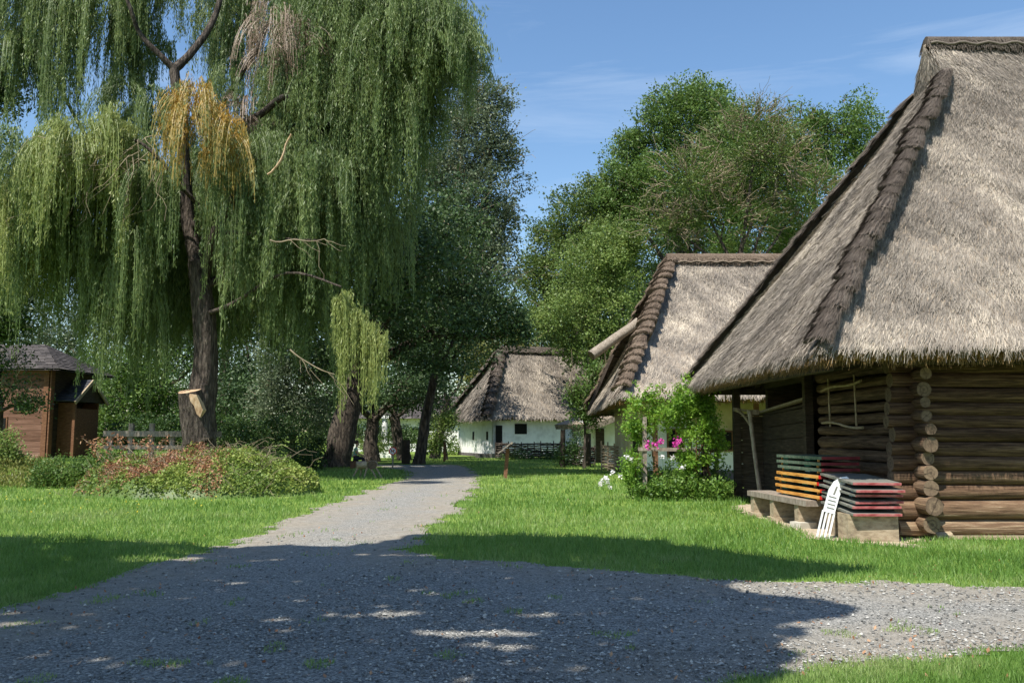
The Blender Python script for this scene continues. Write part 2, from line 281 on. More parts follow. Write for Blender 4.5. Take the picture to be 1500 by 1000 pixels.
# ---------------- thatched roofs ----------------
def plist(ps):   # piecewise-linear curve v in 0..1 -> point ; ps = [(v,point)]
    vs = np.array([p[0] for p in ps]); pp = np.array([p[1] for p in ps], float)
    return lambda v: np.stack([np.interp(v, vs, pp[:, k]) for k in range(3)], -1)
def lump(p, sc=1.): return (fbm((p[:, 0]+p[:, 1]*.8)*1.3*sc, p[:, 2]*1.1*sc, 3, 21)-.5)*.14
def patch(LF, RF, v0, v1, sag, ctr=None):
    def S_(u, v):
        a = LF(v); b = RF(v); p = a+(b-a)*u[:, None]
        return p
    def full(u, v):
        e = 1e-3; p = S_(u, v); du = S_(np.clip(u+e, 0, 1), v)-S_(np.clip(u-e, 0, 1), v); vv = np.clip(v, v0+e, v1-e); dv = S_(u, vv+e)-S_(u, vv-e)
        wdt = np.linalg.norm(RF(v)-LF(v), axis=-1)
        dr = nrm(RF(v)-LF(v)+1e-6); dv = nrm(dv); n = nrm(np.cross(dr, dv)); n *= np.where((n[:, 2:] < 0) if ctr is None else (((p-ctr)*n).sum(1)[:, None] < 0), -1, 1)
        p = p+n*lump(p)[:, None]-n*(sag*np.sin(np.pi*(v-v0)/(v1-v0)))[:, None]
        return p, dr, dv, n, wdt
    return full
def thatch(mb, full, v0, v1, n, ln, wd, base_mi=1, lift=.02, nu=70, nv=50, fringe=0, thick=.32, light=0., cutmi=2, droop=.6):
    U, Vv = np.meshgrid(np.linspace(0, 1, nu), np.linspace(v0, v1, nv)); p, dr, dv, nn, wdt = full(U.ravel(), Vv.ravel())
    i, j = np.meshgrid(np.arange(nu-1), np.arange(nv-1)); a = (j*nu+i).ravel()
    mb.add(p, np.stack([a, a+1, a+1+nu, a+nu], -1), .5, base_mi, True)
    # underside
    tk_ = thick*np.clip(np.minimum(U.ravel(), 1-U.ravel())*wdt/1.8, .0, 1)*np.clip((v1-Vv.ravel())/(v1-v0)*5, .02, 1)
    mb.add(p-nn*tk_[:, None], np.stack([a, a+nu, a+1+nu, a+1], -1), .3, cutmi, True)
    # straw laid down the slope
    v = v0+(v1-v0)*rnds(n); _, _, _, _, wq = full(np.full(n, .5), v); keep = rnds(n)*wq.max() < wq; v = v[keep]; n = len(v); u = rnds(n)
    p, dr, dv, nn, _ = full(u, v); d = nrm(-dv+dr*R.normal(0, .20, (n, 1))+nn*R.normal(0, .06, (n, 1)))
    sd = nrm(np.cross(d, nn)+nn*R.normal(0, .35, (n, 1))); l = ln*rnds(n, .5, 1.3)[:, None]; ww = wd*rnds(n, .6, 1.4)[:, None]/2
    p0 = p+nn*.005; p1 = p+d*l+nn*(lift*rnds(n, .3, 1.5))[:, None]
    pat = fbm((p[:, 0]+p[:, 1])*1.1, p[:, 2]*.5, 4, 3); rn = np.clip(.62*rnds(n)+.85*(pat-.5)+.2+light, 0, 1)
    mb.quads(np.stack([p0-sd*ww, p0+sd*ww, p1+sd*ww*.5, p1-sd*ww*.5], 1), rn, 0)
    if fringe:
        e = np.linspace(0, 1, 160); p, dr, dv, nn, _ = full(e, np.full(160, v0)); inw = nrm(dv*A(1, 1, 0)); dn = -nn*thick+inw*.05
        q = p+dn+np.stack([0*e, 0*e, (fbm(e*30, e*0, 2, 4)-.5)*.08], -1); V = np.concatenate([p, q]); k = np.arange(159)
        mb.add(V, np.stack([k, k+1, k+161, k+160], -1), .6, cutmi)
        m = fringe; u = rnds(m); vv = np.full(m, v0); p, dr, dv, nn, _ = full(u, vv); dep = rnds(m)
        st = p-nn*(thick*dep)[:, None]+dv*rnds(m, .02, .25)[:, None]
        d = nrm(-dv*rnds(m, .5, 1.)[:, None]+dr*R.normal(0, .22, (m, 1))+A(0, 0, -1)*droop*rnds(m)[:, None])
        l = (.22+.12*rnds(m))[:, None]*(1-.3*dep[:, None]); sd = nrm(np.cross(d, nn)+nn*.3); ww = wd*.6
        e1 = st+d*l
        top = dep < .25; rn = np.where(top, rnds(m, .3, 1), rnds(m, 0, 1))
        q4 = np.stack([st-sd*ww, st+sd*ww, e1+sd*ww*.3, e1-sd*ww*.3], 1)
        mb.quads(q4[top], rn[top], 0); mb.quads(q4[~top], rn[~top], cutmi)
def hipcap(pa, pb, nb, r, seg, ns, wd, upv, light=.5, flare=.5, spread=1.25):
    """straw bundles overlapping down a hip from pa (top) to pb"""
    mb = MB(); pa = A(*pa); pb = A(*pb); D = pb-pa; Lh = np.linalg.norm(D); d = D/Lh; up = nrm(A(*upv)-d*np.dot(A(*upv), d)); sd = np.cross(d, up)
    for k in range(nb):
        t = k/nb*Lh; c = pa+d*t; ll = seg*random.uniform(.9, 1.15); rr = r*random.uniform(.85, 1.15); sk = random.uniform(-.05, .05)
        th = np.linspace(-spread, spread, 13); rows = []
        for a, rs in ((0, .72), (.5, .92), (.85, 1.08), (1., 1.12), (1.02, .75)):
            wob = 1+.06*R.normal(size=13)
            rows.append(c+d*(a*ll)+np.outer(np.sin(th)*rs*rr*wob*1.15, sd)+np.outer((np.cos(th)*rs*rr*wob*.8)-.25*rr, up)+sd*sk-np.outer(np.abs(th)**2*.10*rr*0, d))
        V = np.concatenate(rows); i, j = np.meshgrid(np.arange(12), np.arange(4)); a = (j*13+i).ravel()
        mb.add(V, np.stack([a, a+1, a+14, a+13], -1), .4, 0)
        th = R.uniform(-spread, spread, ns); a0 = rnds(ns, 0, .7)
        rad = rr*(.75+.35*a0)*(1+.04*R.normal(size=ns)); p0 = c+sd*sk+np.outer(a0*ll, d)+np.outer(np.sin(th)*rad*1.15, sd)+np.outer(np.cos(th)*rad*.8-.25*rr, up)
        o = np.outer(np.sin(th), sd)+np.outer(np.cos(th)*.8, up); dd = nrm(d+o*(.12+.25*flare*rnds(ns))[:, None]+R.normal(0, .08, (ns, 3)))
        l = (ll*rnds(ns, .3, .6))[:, None]; s2 = nrm(np.cross(dd, o)); p1 = p0+dd*l
        mb.quads(np.stack([p0-s2*wd, p0+s2*wd, p1+s2*wd*.4, p1-s2*wd*.4], 1), np.clip(rnds(ns)*.6+light-.3, 0, 1), 0)
    return mb
def ridgecap(pa, pb, r, drop, ns, wd, light=.5):
    mb = MB(); pa = A(*pa); pb = A(*pb); D = pb-pa; Lh = np.linalg.norm(D); d = D/Lh; up = A(0, 0, 1); sd = np.cross(d, up); n = int(Lh/.25)+2
    th = np.linspace(-1.9, 1.9, 11); rows = []
    for k in range(n):
        c = pa+D*k/(n-1); w_ = 1+.05*R.normal(size=11); rows.append(c+np.outer(np.sin(th)*r*w_*1.1, sd)+np.outer(np.cos(th)*r*w_, up))
    V = np.concatenate(rows); i, j = np.meshgrid(np.arange(10), np.arange(n-1)); a = (j*11+i).ravel(); mb.add(V, np.stack([a, a+1, a+12, a+11], -1), .35, 0)
    for e in (0, n-1): mb.add(rows[e], [list(range(11))], .4, 0)
    t = rnds(ns); sg = np.where(rnds(ns) < .5, -1, 1); a0 = rnds(ns, -.2, 1.3); c = pa+np.outer(t, D)+np.outer(sg*np.sin(a0)*r*1.12, sd)+np.outer(np.cos(a0)*r*1.03, up)
    a1 = a0+.9; e = pa+np.outer(t, D)+np.outer(sg*np.sin(a1)*(r*1.15+drop*.25), sd)+np.outer(np.cos(a1)*r-drop*rnds(ns, .2, 1), up)+d*R.normal(0, .03, (ns, 1))
    mb.quads(np.stack([c-d*wd, c+d*wd, e+d*wd*.6, e-d*wd*.6], 1), np.clip(rnds(ns)*.7+light-.35, 0, 1), 0)
    for sgn in (-1, 1):   # twisted rope that ties the ridge down
        m = int(Lh/.12); tt = np.linspace(0, 1, m); o = pa+np.outer(tt, D)+sd*sgn*(r*1.25+.02)+up*(-r*.45)+np.outer(np.sin(np.arange(m)*1.4)*.03, up); mb.tube(o, .028, 5, .9, 0)
    return mb
def roof(root, L, W, ze, zr, hx, cnt, wd, capmat, gab=None, capn=16, capr=.3, seg=.6, ridge_over=.15, sag=.12, light=0., frin=2500, ends=(1, 1), thick=.32, fwd=1., caplight=.5, hipz=None, ln=.3, ridgemat=None):
    """hipped thatch: eave rectangle 0..L x 0..W; gab=(v at which the hip stops, x of its top, half width)"""
    mb = MB(); vt, gx, gd = gab or (1, hx, 0)
    zt = ze+(zr-ze)*vt; rl = A(hx, W/2, zr); rr_ = A(L-hx, W/2, zr)
    fl = [(0, A(0, 0, ze)), (vt, A(gx, W/2-gd, zt))]+([(1, rl)] if vt < 1 else []); fr = [(0, A(L, 0, ze)), (vt, A(L-gx, W/2-gd, zt))]+([(1, rr_)] if vt < 1 else [])
    m1 = lambda p: p*A(1, -1, 1)+A(0, W, 0)
    bl = [(v, m1(p)) for v, p in fl]; br = [(v, m1(p)) for v, p in fr]
    if hipz is not None: bl[0] = (0, bl[0][1]+A(0, 0, hipz))
    nu = 90
    thatch(mb, patch(plist(fl), plist(fr), 0, 1, sag), 0, 1, cnt, ln, wd, fringe=frin, thick=thick, light=light, nu=nu)
    thatch(mb, patch(plist(br), plist(bl), 0, 1, sag), 0, 1, cnt//8, ln, wd*2, fringe=frin//3, thick=thick, light=light, nu=40, cutmi=1)
    if ends[0]: thatch(mb, patch(plist([(v/vt, p) for v, p in bl[:2]]), plist([(v/vt, p) for v, p in fl[:2]]), 0, 1, sag), 0, 1, int(cnt*.8), ln, wd, fringe=frin, thick=thick, light=light, nu=60)
    if ends[1]: thatch(mb, patch(plist([(v/vt, p) for v, p in fr[:2]]), plist([(v/vt, p) for v, p in br[:2]]), 0, 1, sag), 0, 1, cnt//8, ln, wd*2, fringe=frin//3, thick=thick, light=light, nu=40)
    if vt < 1:
        for sx, (a, b, c) in enumerate(((bl[1][1], fl[1][1], rl), (fr[1][1], br[1][1], rr_))):
            c0 = (a+b)/2*.0+c; thatch(mb, patch(plist([(0, a), (1, c0)]), plist([(0, b), (1, c0)]), 0, 1, 0, A(L/2, W/2, ze)), 0, 1, 2500, ln*.8, wd, thick=.05, nu=12, nv=10)
    rf = mb.build('roof', [M['thatch'], M['thatch_base'], M['thatch_cut']], root)
    for q, (pp, up) in enumerate(((fl, (-1, -1, 1.2)), (bl, (-1, 1, 1.2)), (fr, (1, -1, 1.2)), (br, (1, 1, 1.2)))):
        if q > 1 and not ends[1]: continue
        a = pp[1][1]; b = pp[0][1]; D = b-a; a = a-D*.015+nrm(A(*up))*.02; b = a+D*(.985)
        n_ = capn if q < 2 else max(4, capn//2)
        hipcap(a, b, n_, capr*(1 if q < 2 else 1.2), seg*(1 if q < 2 else 2), int(700 if q < 2 else 200), wd*.6, up, light=caplight).build('hip_cap', capmat, rf)
    ridgecap(rl+A(-ridge_over, 0, .0), rr_+A(ridge_over, 0, .0), capr*.8, .22, int((L-2*hx)*900*fwd), wd*.7, caplight).build('ridge_cap', ridgemat or capmat, rf)
    return rf
def logtube(mb, p, q, r, rn, mi=0, endmi=1, k=14):
    n = 16; t = np.linspace(0, 1, n)[:, None]; pp = A(*p)+(A(*q)-A(*p))*t; d = A(*q)-A(*p); sdv = nrm(np.cross(d, A(0, 0, 1)))
    ph = random.random()*9; pp = pp+np.outer(np.sin(t[:, 0]*5+ph)*.012, sdv)+np.outer(np.sin(t[:, 0]*7+ph*2)*.01, A(0, 0, 1))
    tp = random.uniform(-.08, .08); rad = r*(1+tp*(t[:, 0]-.5)+.03*R.normal(size=n)); mb.tube(pp, rad, k, rn, mi, True, .035, endmi)

# barn
WX, WY = 6.55, 13.91
barn = thing('log_barn', 'large log barn with a tall steep grey thatched roof filling the right edge', 'barn', (4.62, 12.85, 0))
LB, WB = 15.5, 9.7
roof(barn, LB, WB, 2.98, 10.05, 4.35, 230000, .0105, M['thatch_dark'], gab=(.86, 4.36, .72), capn=22, capr=.19, seg=.56, ridge_over=.0, sag=.16, frin=7500, ln=.20, caplight=.5, fwd=.9)
def bl(x, y, z): return A(x-4.62, y-12.85, z)
fw = MB(); sw = MB(); zc = .13
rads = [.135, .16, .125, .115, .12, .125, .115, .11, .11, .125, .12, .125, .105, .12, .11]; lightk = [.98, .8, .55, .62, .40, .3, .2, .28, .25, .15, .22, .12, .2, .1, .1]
z = .17
for k in range(15):
    r = rads[k]
    if k == 0: z = r+.04
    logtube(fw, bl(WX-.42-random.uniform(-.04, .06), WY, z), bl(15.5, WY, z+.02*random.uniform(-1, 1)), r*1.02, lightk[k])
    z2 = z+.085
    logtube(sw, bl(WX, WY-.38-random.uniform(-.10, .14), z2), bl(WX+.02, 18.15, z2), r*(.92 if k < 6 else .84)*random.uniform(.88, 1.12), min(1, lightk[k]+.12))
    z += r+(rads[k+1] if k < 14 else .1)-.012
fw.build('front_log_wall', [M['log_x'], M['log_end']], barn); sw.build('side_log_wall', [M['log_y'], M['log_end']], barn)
bw = MB(); bw.box(bl(11, 22, 1.5), (8.9, .2, 2.9)); bw.box(bl(15.4, 18, 1.5), (.2, 8, 2.9)); bw.box(bl(11, 18.1, 1.45), (8.7, .15, 2.7)); bw.build('rear_wall', M['plank_dark'], barn)
for (x, y, h) in ((6.33, 18.35, 2.95), (5.75, 22.0, 3.0), (5.0, 22.3, 3.0)):
    p = MB(); p.beam(bl(x, y, 0), bl(x+.02, y, h), .17, .17, .3, up=(0, 1, 0)); p.build('porch_post', M['plank_dark'], barn)
pl = MB(); pl.beam(bl(4.95, 13.3, 2.72), bl(4.95, 22.3, 2.78), .16, .16, .3); pl.beam(bl(4.9, 22.2, 2.75), bl(12, 22.2, 2.75), .16, .16, .3); pl.beam(bl(WX, 13.2, 2.9), bl(WX, 22.3, 2.9), .15, .15, .3)
pl.beam(bl(WX-.5, 13.45, 2.83), bl(15.3, 13.45, 2.83), .15, .15, .3)
pl.build('wall_plate', M['plank_dark'], barn)
fd = MB(); fd.box(bl(11.1, WY-.02, .0), (8.8, .2, .12))
for k in range(4): fd.tube([bl(6.7+k*2.2, WY-.16, .03), bl(6.95+k*2.2, WY-.15, .05)], .09, 7, rough=.2)
fd.build('footing', M['wood_block'], barn)
# plank pen
pen = MB(); x0, y0 = 5.85, 22.0
zz = 0
for k in range(8):
    h = .30+random.uniform(-.02, .02); rn = .95 if k == 0 else (.8 if k == 1 else .3+random.random()*.35)
    if zz+h > 2.18: h = 2.18-zz
    pen.box(bl(6.22, y0-.02+.008*(k % 2), zz+h/2), (.74, .05, h-.012), rn)
    hh = h; pen.beam(bl(6.42, y0-.1, zz+h/2), bl(6.42, 18.5, zz+h/2+.02*k), .05, h-.012, rn*.5, up=(0, 0, 1)); zz += h
pen.box(bl(6.22, y0+.03, 1.05), (.60, .04, 2.1), .25); pen.box(bl(6.46, 20.25, 1.1), (.04, 3.4, 2.2), .1)
pen.build('plank_pen', M['plank_dark'], barn)
pc = MB(); pc.beam(bl(6.36, 21.95, 2.2), bl(6.36, 18.4, 2.42), .16, .05, .35); pc.build('pen_top_rail', M['wood_grey'], barn)
pb = MB(); pb.box(bl(5.98, 21.93, .36), (.02, .02, .02)); 
# leaning grey pole by the pen
po = MB(); a = G(1110, 722); po.tube([A(5.86, 20.3, 0), A(5.78, 20.5, 1.2), A(5.72, 20.6, 2.22)], [.055, .05, .05], 8, .6, rough=.1); po.box((5.80, 20.62, 2.18), (.26, .08, .12), .5); tag(po.build('leaning_pole', M['wood_grey']), 'thin pale grey pole standing against the dark plank pen', 'pole')
hk = MB(); t = np.linspace(0, 1, 9); hk.tube(np.stack([5.62+t*.42, 21.7+0*t, 2.28-.05*t-.38*t**2.2], -1), .05-.015*t, 7, .6, rough=.15); hk.beam((5.62, 21.7, 2.3), (6.25, 21.7, 2.2), .12, .05, .5); tag(hk.build('bent_branch', M['wood_grey']), 'bent grey branch hooked over the top of the plank pen', 'branch')
# hanging wooden frame on the side wall
hf = thing('wall_rack', 'thin wooden rack of two crossbars hanging on the shaded log wall', 'rack', (6.38, 16.3, 1.9))
for z, s in ((.62, 1), (-.02, -1)):
    p = MB(); t = np.linspace(0, 1, 8); p.tube(np.stack([0*t-.08, 1.1-2.0*t, z+s*.10*t+.03*np.sin(t*6)], -1), .025, 7, .5); p.build('crossbar', M['wood_block'], hf)
for y in (.75, -.55):
    p = MB(); p.tube([A(-.05, y, -.1), A(-.05, y+.02, .85)], .02, 6, .5); p.build('upright', M['wood_block'], hf)

# concrete/wood bench behind the tables
bn = thing('timber_bench', 'low grey bench on square block legs under the stack of tables', 'bench', (5.35, 16.2, 0))
p = MB(); p.beam((-.28, 1.55, .46), (-.02, -1.2, .46), .5, .10, .5); p.build('seat', M['wood_grey'], bn)
for (y, x) in ((1.35, -.25), (.35, -.16), (-.75, -.05)):
    p = MB(); p.box((x, y, .25), (.46, .22, .32), .4); p.box((x-.01, y, .045), (.54, .32, .09), .9); p.build('leg', M['wood_block'], bn)
# stacked folded tables, orange framed
def folded(name, label, loc, rz, L, Wd, kind, group, tilt=(0, 0)):
    t = thing(name, label, 'folding table', loc, rz, group); t.rotation_euler = (tilt[0], tilt[1], rz)
    p = MB(); p.box((0, 0, .055), (Wd, L, .022), random.uniform(.3, .7)); p.build('table_top', M['boardgreen' if kind != 'grey' else 'boardgrey'], t)
    if kind in ('orange', 'dark'):
        em = M['orange'] if kind == 'orange' else M['boardgreen']
        for s in (-1, 1):
            p = MB(); p.box((s*(Wd/2+.012), -.03, .042), (.03, L-.05, .052), .5); p.build('side_rail', em, t)
        p = MB(); p.box((0, -L/2-.012, .045), (Wd+.05, .028, .05), .5); p.build('end_rail', M['maroon'], t)
        if kind == 'orange':
            for s in (-1, 1): p = MB(); p.box((s*(Wd/2+.012), -L/2+.015, .042), (.034, .07, .056)); p.build('rail_tip', M['redend'], t)
        for y in (L*.3, -L*.18):
            p = MB(); p.box((0, y, .012), (Wd-.02, .22, .045), .5); p.build('cross_board', M['teal'] if random.random() < .75 else M['blueboard'], t)
        for y in (L*.40, -L*.38): p = MB(); p.box((-Wd/2+.03, y, .005), (.03, .035, .06)); p.build('folded_leg', M['orange'], t)
    else:
        p = MB(); p.box((0, -L/2-.008, .05), (Wd+.01, .018, .036)); p.build('edge_band', M['pink'], t)
        for s in (-1, 1): p = MB(); p.box((s*(Wd/2+.006), 0, .05), (.014, L, .034), .3); p.build('side_band', M['boardgrey'], t)
        for y in (L*.3, -L*.28):
            p = MB(); p.box((0, y, .018), (Wd-.10, .10, .035)); p.build('cross_board', M['blueboard'] if random.random() < .4 else M['wood_brown'], t)
    return t
words = ['bottom', 'second lowest', 'third lowest', 'middle', 'third highest', 'second highest', 'topmost']
z = .53
for k in range(7):
    kd = 'orange' if k < 4 else 'dark'
    folded('folded_table', ('orange framed folded table, %s of the tall stack by the barn wall' if k < 4 else 'dark green edged folded table, %s of the tall stack by the barn wall') % words[k],
           (5.50+random.uniform(-.035, .035), 15.75+random.uniform(-.09, .09)+.03*(k > 3), z), .07+random.uniform(-.02, .02), 2.05 if k < 4 else 2.0, .62, kd, 'folded tables in the tall stack')
    z += .118 if k < 4 else .10
hb = MB(); hb.box((5.58, 13.62, .21), (.78, .42, .42), .4); hb.box((5.62, 14.35, .21), (.70, .4, .42), .3)
tag(hb.build('timber_block', M['wood_block']), 'squat brown timber blocks holding up the lower stack of red edged boards', 'block')
words2 = ['bottom', 'second lowest', 'third lowest', 'third highest', 'second highest', 'topmost']
z = .42
for k in range(6):
    folded('board_top', 'worn grey tabletop with faded red edge, %s of the low stack' % words2[k], (5.62+random.uniform(-.035, .045), 13.95+random.uniform(-.06, .06), z), .03+random.uniform(-.04, .04), 1.3, .74, 'grey', 'grey tabletops in the low stack', (.07+random.uniform(-.006, .006), random.uniform(-.012, .012)))
    z += .105 if k not in (1, 3) else .075
# white plastic slatted piece
ch = thing('plastic_backrest', 'white plastic slatted chair back leaning on the stacked boards', 'chair back', (4.96, 13.82, 0))
p = MB()
def strip(mb, xs_, zs_, ys_, th=.02):
    pass
Lk = 1.16; lean = math.atan2(.32, 1.1)
def ck(s, l, o=0):   # s sideways, l along
    s = s*.78; ax = A(.30, .12, 1.08); ax = ax/np.linalg.norm(ax); side = nrm(A(.93, -.10, -.25)); nn = nrm(np.cross(side, ax)); return A(0, 0, 0)+ax*l+side*s+nn*o
def slab(mb, outline, th, mi=0):
    n = len(outline); a = [ck(s, l, 0) for s, l in outline]; b = [ck(s, l, th) for s, l in outline]
    mb.add(a, [list(range(n))[::-1]], .5, mi); mb.add(b, [list(range(n))], .5, mi); mb.add(a+b, [(i, (i+1) % n, n+(i+1) % n, n+i) for i in range(n)], .5, mi)
hd = MB(); slab(hd, [(-.13, .42), (.10, .42), (.13, .72), (.17, .90), (.25, 1.04), (.20, 1.06), (.08, 1.02), (-.03, .93), (-.10, .78)], .03); hd.build('head_panel', M['plastic'], ch)
for k in range(4):
    s_ = -.13+k*.075; q = MB(); q.beam(ck(s_-.02, 0, .015), ck(s_, .44, .015), .028, .02, .5, up=(0, 1, 0)); q.build('slat', M['plastic'], ch)
for k in range(4): q = MB(); q.beam(ck(-.08, .50+k*.06, .034), ck(.07, .50+k*.06, .034), .012, .012, .5); q.build('rung', M['boardgrey'], ch)
q = MB(); slab(q, [(-.005, .72), (.03, .72), (.06, .86), (.03, .86)], .034); q.build('slot', M['boardgrey'], ch)
sb = MB(); sb.box((5.15, 15.35, .06), (.34, .3, .11), .9, rot=.3); tag(sb.build('concrete_block', M['concrete']), 'small pale block lying on the dirt below the bench', 'block')

# ---------------- foliage helpers ----------------
def leafq(c, size, asp=.5, ax=None, spread=1., up=.8):
    n = len(c); a = unit(n) if ax is None else nrm(ax+unit(n)*spread); b = nrm(np.cross(a, nrm(unit(n)+A(0, 0, up))))
    l = (size*rnds(n, .6, 1.3))[:, None]/2 if np.isscalar(size) else (size[:, None]/2); return np.stack([c-a*l, c+b*l*asp, c+a*l, c-b*l*asp], 1)
def clumpleaves(mb, C, r, ntw, nl, size, tw=.35, asp=.55, mi=0, bias=0., flat=1., light=.0):
    """C: ellipsoid centre, r: radii; ntw twig tufts on its shell, nl leaves per tuft"""
    d = unit(ntw); rad = rnds(ntw, .45, 1.0)**.6; c = A(*C)+d*A(*r)*rad[:, None]; c = np.repeat(c, nl, 0); dd = np.repeat(d, nl, 0)
    off = R.normal(0, tw, (len(c), 3))*A(1, 1, flat); tr = np.repeat(rnds(ntw, -.12, .12), nl)
    p = c+off+dd*tw*.3; rn = np.clip(.5*rnds(len(p))+.25+tr+bias+np.repeat(rnds(1, -.08, .08), len(p)), 0, 1)
    mb.quads(leafq(p, size, asp, ax=nrm(off+dd*.2)*.6, spread=.9), rn, mi)
def limb(mb, p, q, r0, r1, bend=.1, k=7, n=9, mi=0, rough=.08):
    p = A(*p); q = A(*q); t = np.linspace(0, 1, n)[:, None]; L = np.linalg.norm(q-p); a = unit(1)[0]*L*bend; b = unit(1)[0]*L*bend*.4
    pp = p+(q-p)*t+a*np.sin(t*np.pi)+b*np.sin(t*np.pi*3); mb.tube(pp, r0+(r1-r0)*t[:, 0]**.7, k, .5, mi, True, rough); return pp
def tree(name, label, px, Y, blobs, m, leaf=.2, dens=1., tr=.25, base=None, zfork=None, nsub=9, tuft=.4, group=None, cat='tree', bias=0., twigs=0, asp=.55, lean=0., bark='bark', twigmat='twig', tilt=0):
    """blobs: (px, py, rpx, rpy[, Y offset]) crown masses as seen, placed at depth Y; each gets its own depth"""
    bx = P(px, 600, Y)[0] if base is None else base; z0 = float(gz(np.array([bx]), np.array([float(Y)]))[0])
    root = thing(name, label, cat, (bx, Y, z0), 0, group); cr = MB(); tk = MB(); BB = []
    for b in blobs:
        dy = b[4] if len(b) > 4 else R.uniform(-.15, .15)*b[2]*Y/F*2
        c = P(b[0], b[1], Y+dy); rx = b[2]*Y/F; rz = b[3]*Y/F; BB.append((c-A(bx, Y, z0), rx, rz))
    tops = max(b[0][2] for b in BB); zf = zfork or max(1., min(b[0][2]-b[2] for b in BB)*.8+.4)
    cx = np.mean([b[0][0] for b in BB]); fk = A(cx*.3+lean, 0, zf)
    if tr > 0:
        limb(tk, A(0, 0, -.15), fk, tr*1.25, tr*.85, .03, 12, 12, rough=.1)
        fl = MB(); tk.tube([A(0, 0, -.1), A(0, 0, .12), A(0, 0, .45)], [tr*1.45, tr*1.3, tr*1.1], 10, .5, 0, False, .12)
    for c, rx, rz in BB:
        if tr > 0: pp = limb(tk, fk, c-A(0, 0, rz*.2), tr*.5, tr*.14, .1)
        ry = (rx+rz)/2
        nlf = max(3, int(14*dens*(tuft/.4)**1.6*(.2/leaf)**1.6))
        for s in range(nsub//2):       # inner masses
            q = c+unit(1)[0]*A(rx, ry, rz)*.42; sr = random.uniform(.38, .55); n = max(6, int(sr*sr*rx*rz/(tuft*tuft)*2.6*dens)); clumpleaves(cr, q, (rx*sr, ry*sr, rz*sr), n, nlf, leaf, tuft, asp, 0, bias+R.uniform(-.1, .1))
            if tr > 0 and s < 4: limb(tk, c-A(0, 0, rz*.2), q, tr*.13, .02, .12, 5, 6)
        for s in range(int(nsub*3.2)):        # ragged outer lobes
            d = unit(1)[0]; d[2] += .15; d[1] = -abs(d[1]) if random.random() < .5 else d[1]; k_ = random.uniform(.62, 1.06); q = c+d*A(rx, ry, rz)*k_; sr = random.uniform(.12, .30); m_ = (rx+rz)/2
            n = max(4, int(sr*sr*m_*m_/(tuft*tuft)*4.2*dens)); clumpleaves(cr, q, (m_*sr*random.uniform(.9, 1.6), m_*sr*1.2, m_*sr*random.uniform(.5, .9)), n, nlf, leaf, tuft*.75, asp, 0, bias+R.uniform(-.2, .22), flat=.7)
        for s in range(int(nsub*2.5)):        # loose sprigs breaking the outline
            d = unit(1)[0]; e0 = c+d*A(rx, ry, rz)*.85; L_s = random.uniform(.2, .5)*(rx+rz)/2; e1 = e0+(d+A(0, 0, .15)+unit(1)[0]*.5)*L_s; t_ = rnds(int(26*dens*(L_s/leaf/6)))[:, None]
            cr.quads(leafq(e0+(e1-e0)*t_+R.normal(0, 1, (len(t_), 3))*(tuft*.42*(1.15-t_)), leaf, asp), np.clip(rnds(len(t_))*.6+.25+bias, 0, 1))
            if tr > 0: limb(tk, e0, e1, .02*Y/45, .006*Y/45, .1, 3, 4, 1)
        if twigs:
            for _ in range(twigs):
                d = unit(1)[0]; d[1] = -abs(d[1]); s0 = c+d*A(rx, ry, rz)*.5; e = c+d*A(rx, ry, rz)*random.uniform(.9, 1.15)+A(0, 0, .3)
                pp = limb(tk, s0, e, .045*Y/45, .015*Y/45, .16, 4, 7, 1)
                for _ in range(3):
                    i = random.randint(2, 5); limb(tk, pp[i], pp[i]+(nrm(e-s0)+unit(1)[0]*.8)*random.uniform(.5, 1.2), .02*Y/45, .008*Y/45, .15, 3, 5, 1)
    if tr > 0: tk.build('trunk', [M[bark], M[twigmat]], root)
    cr.build('crown' if cat == 'tree' else 'foliage', M[m], root); return root
# INSERT2
# ---------------- middle house ----------------
H2 = thing('thatched_farmhouse', 'white farmhouse in the middle with pale thatch and stepped straw arches down its hip', 'house', (3.75, 29.4, 0))
roof(H2, 14, 12.6, 3.05, 9.0, 2.95, 80000, .018, M['thatch_brown'], capn=20, capr=.35, seg=.52, sag=.30, frin=4000, light=.12, ends=(1, 1), thick=.4, fwd=.6, hipz=-.25, ln=.34, caplight=.45)
p = MB(); p.box((7.6, 2.0, 1.65), (12.6, .25, 2.7)); p.box((1.3, 6.6, 1.65), (.3, 9.4, 2.7)); p.box((13.8, 6.6, 1.65), (.3, 9.4, 2.7)); p.box((7.6, 11.3, 1.65), (12.6, .25, 2.7)); p.build('wall', M['white'], H2)
p = MB(); p.box((7.6, 1.98, .18), (12.75, .30, .36)); p.box((1.3, 6.6, .18), (.36, 9.5, .36)); p.build('plinth', M['plinth'], H2)
p = MB(); p.box((4.2, 1.86, 2.2), (3.2, .04, 1.5)); p.box((1.12, 6.5, 1.7), (.04, 9.2, 2.6)); p.build('cream_plaster', M['cream'], H2)
for (x, z, w_, h_) in ((3.95, 1.42, .55, .62), (2.2, 1.35, .5, .9)):
    f = MB(); f.box((x, 1.84, z), (w_+.14, .06, h_+.14)); f = f.build('window', M['wood_brown'], H2); q = MB(); q.box((x-.0, 1.80, z), (w_, .03, h_)); q.build('pane', M['dark'], f)
    q = MB(); q.box((x, 1.78, z), (.04, .02, h_)); q.build('glazing_bar', M['wood_brown'], f)
d = MB(); d.box((1.08, 4.2, 1.5), (.06, 1.2, 1.5)); d.build('doorway', M['dark'], H2)
for x in (1.3, 4.9, 6.3, 9.0): p = MB(); p.beam((x, .9, 0), (x, .9, 3.1), .16, .16, .4, up=(0, 1, 0)); p.build('porch_post', M['wood_brown'], H2)
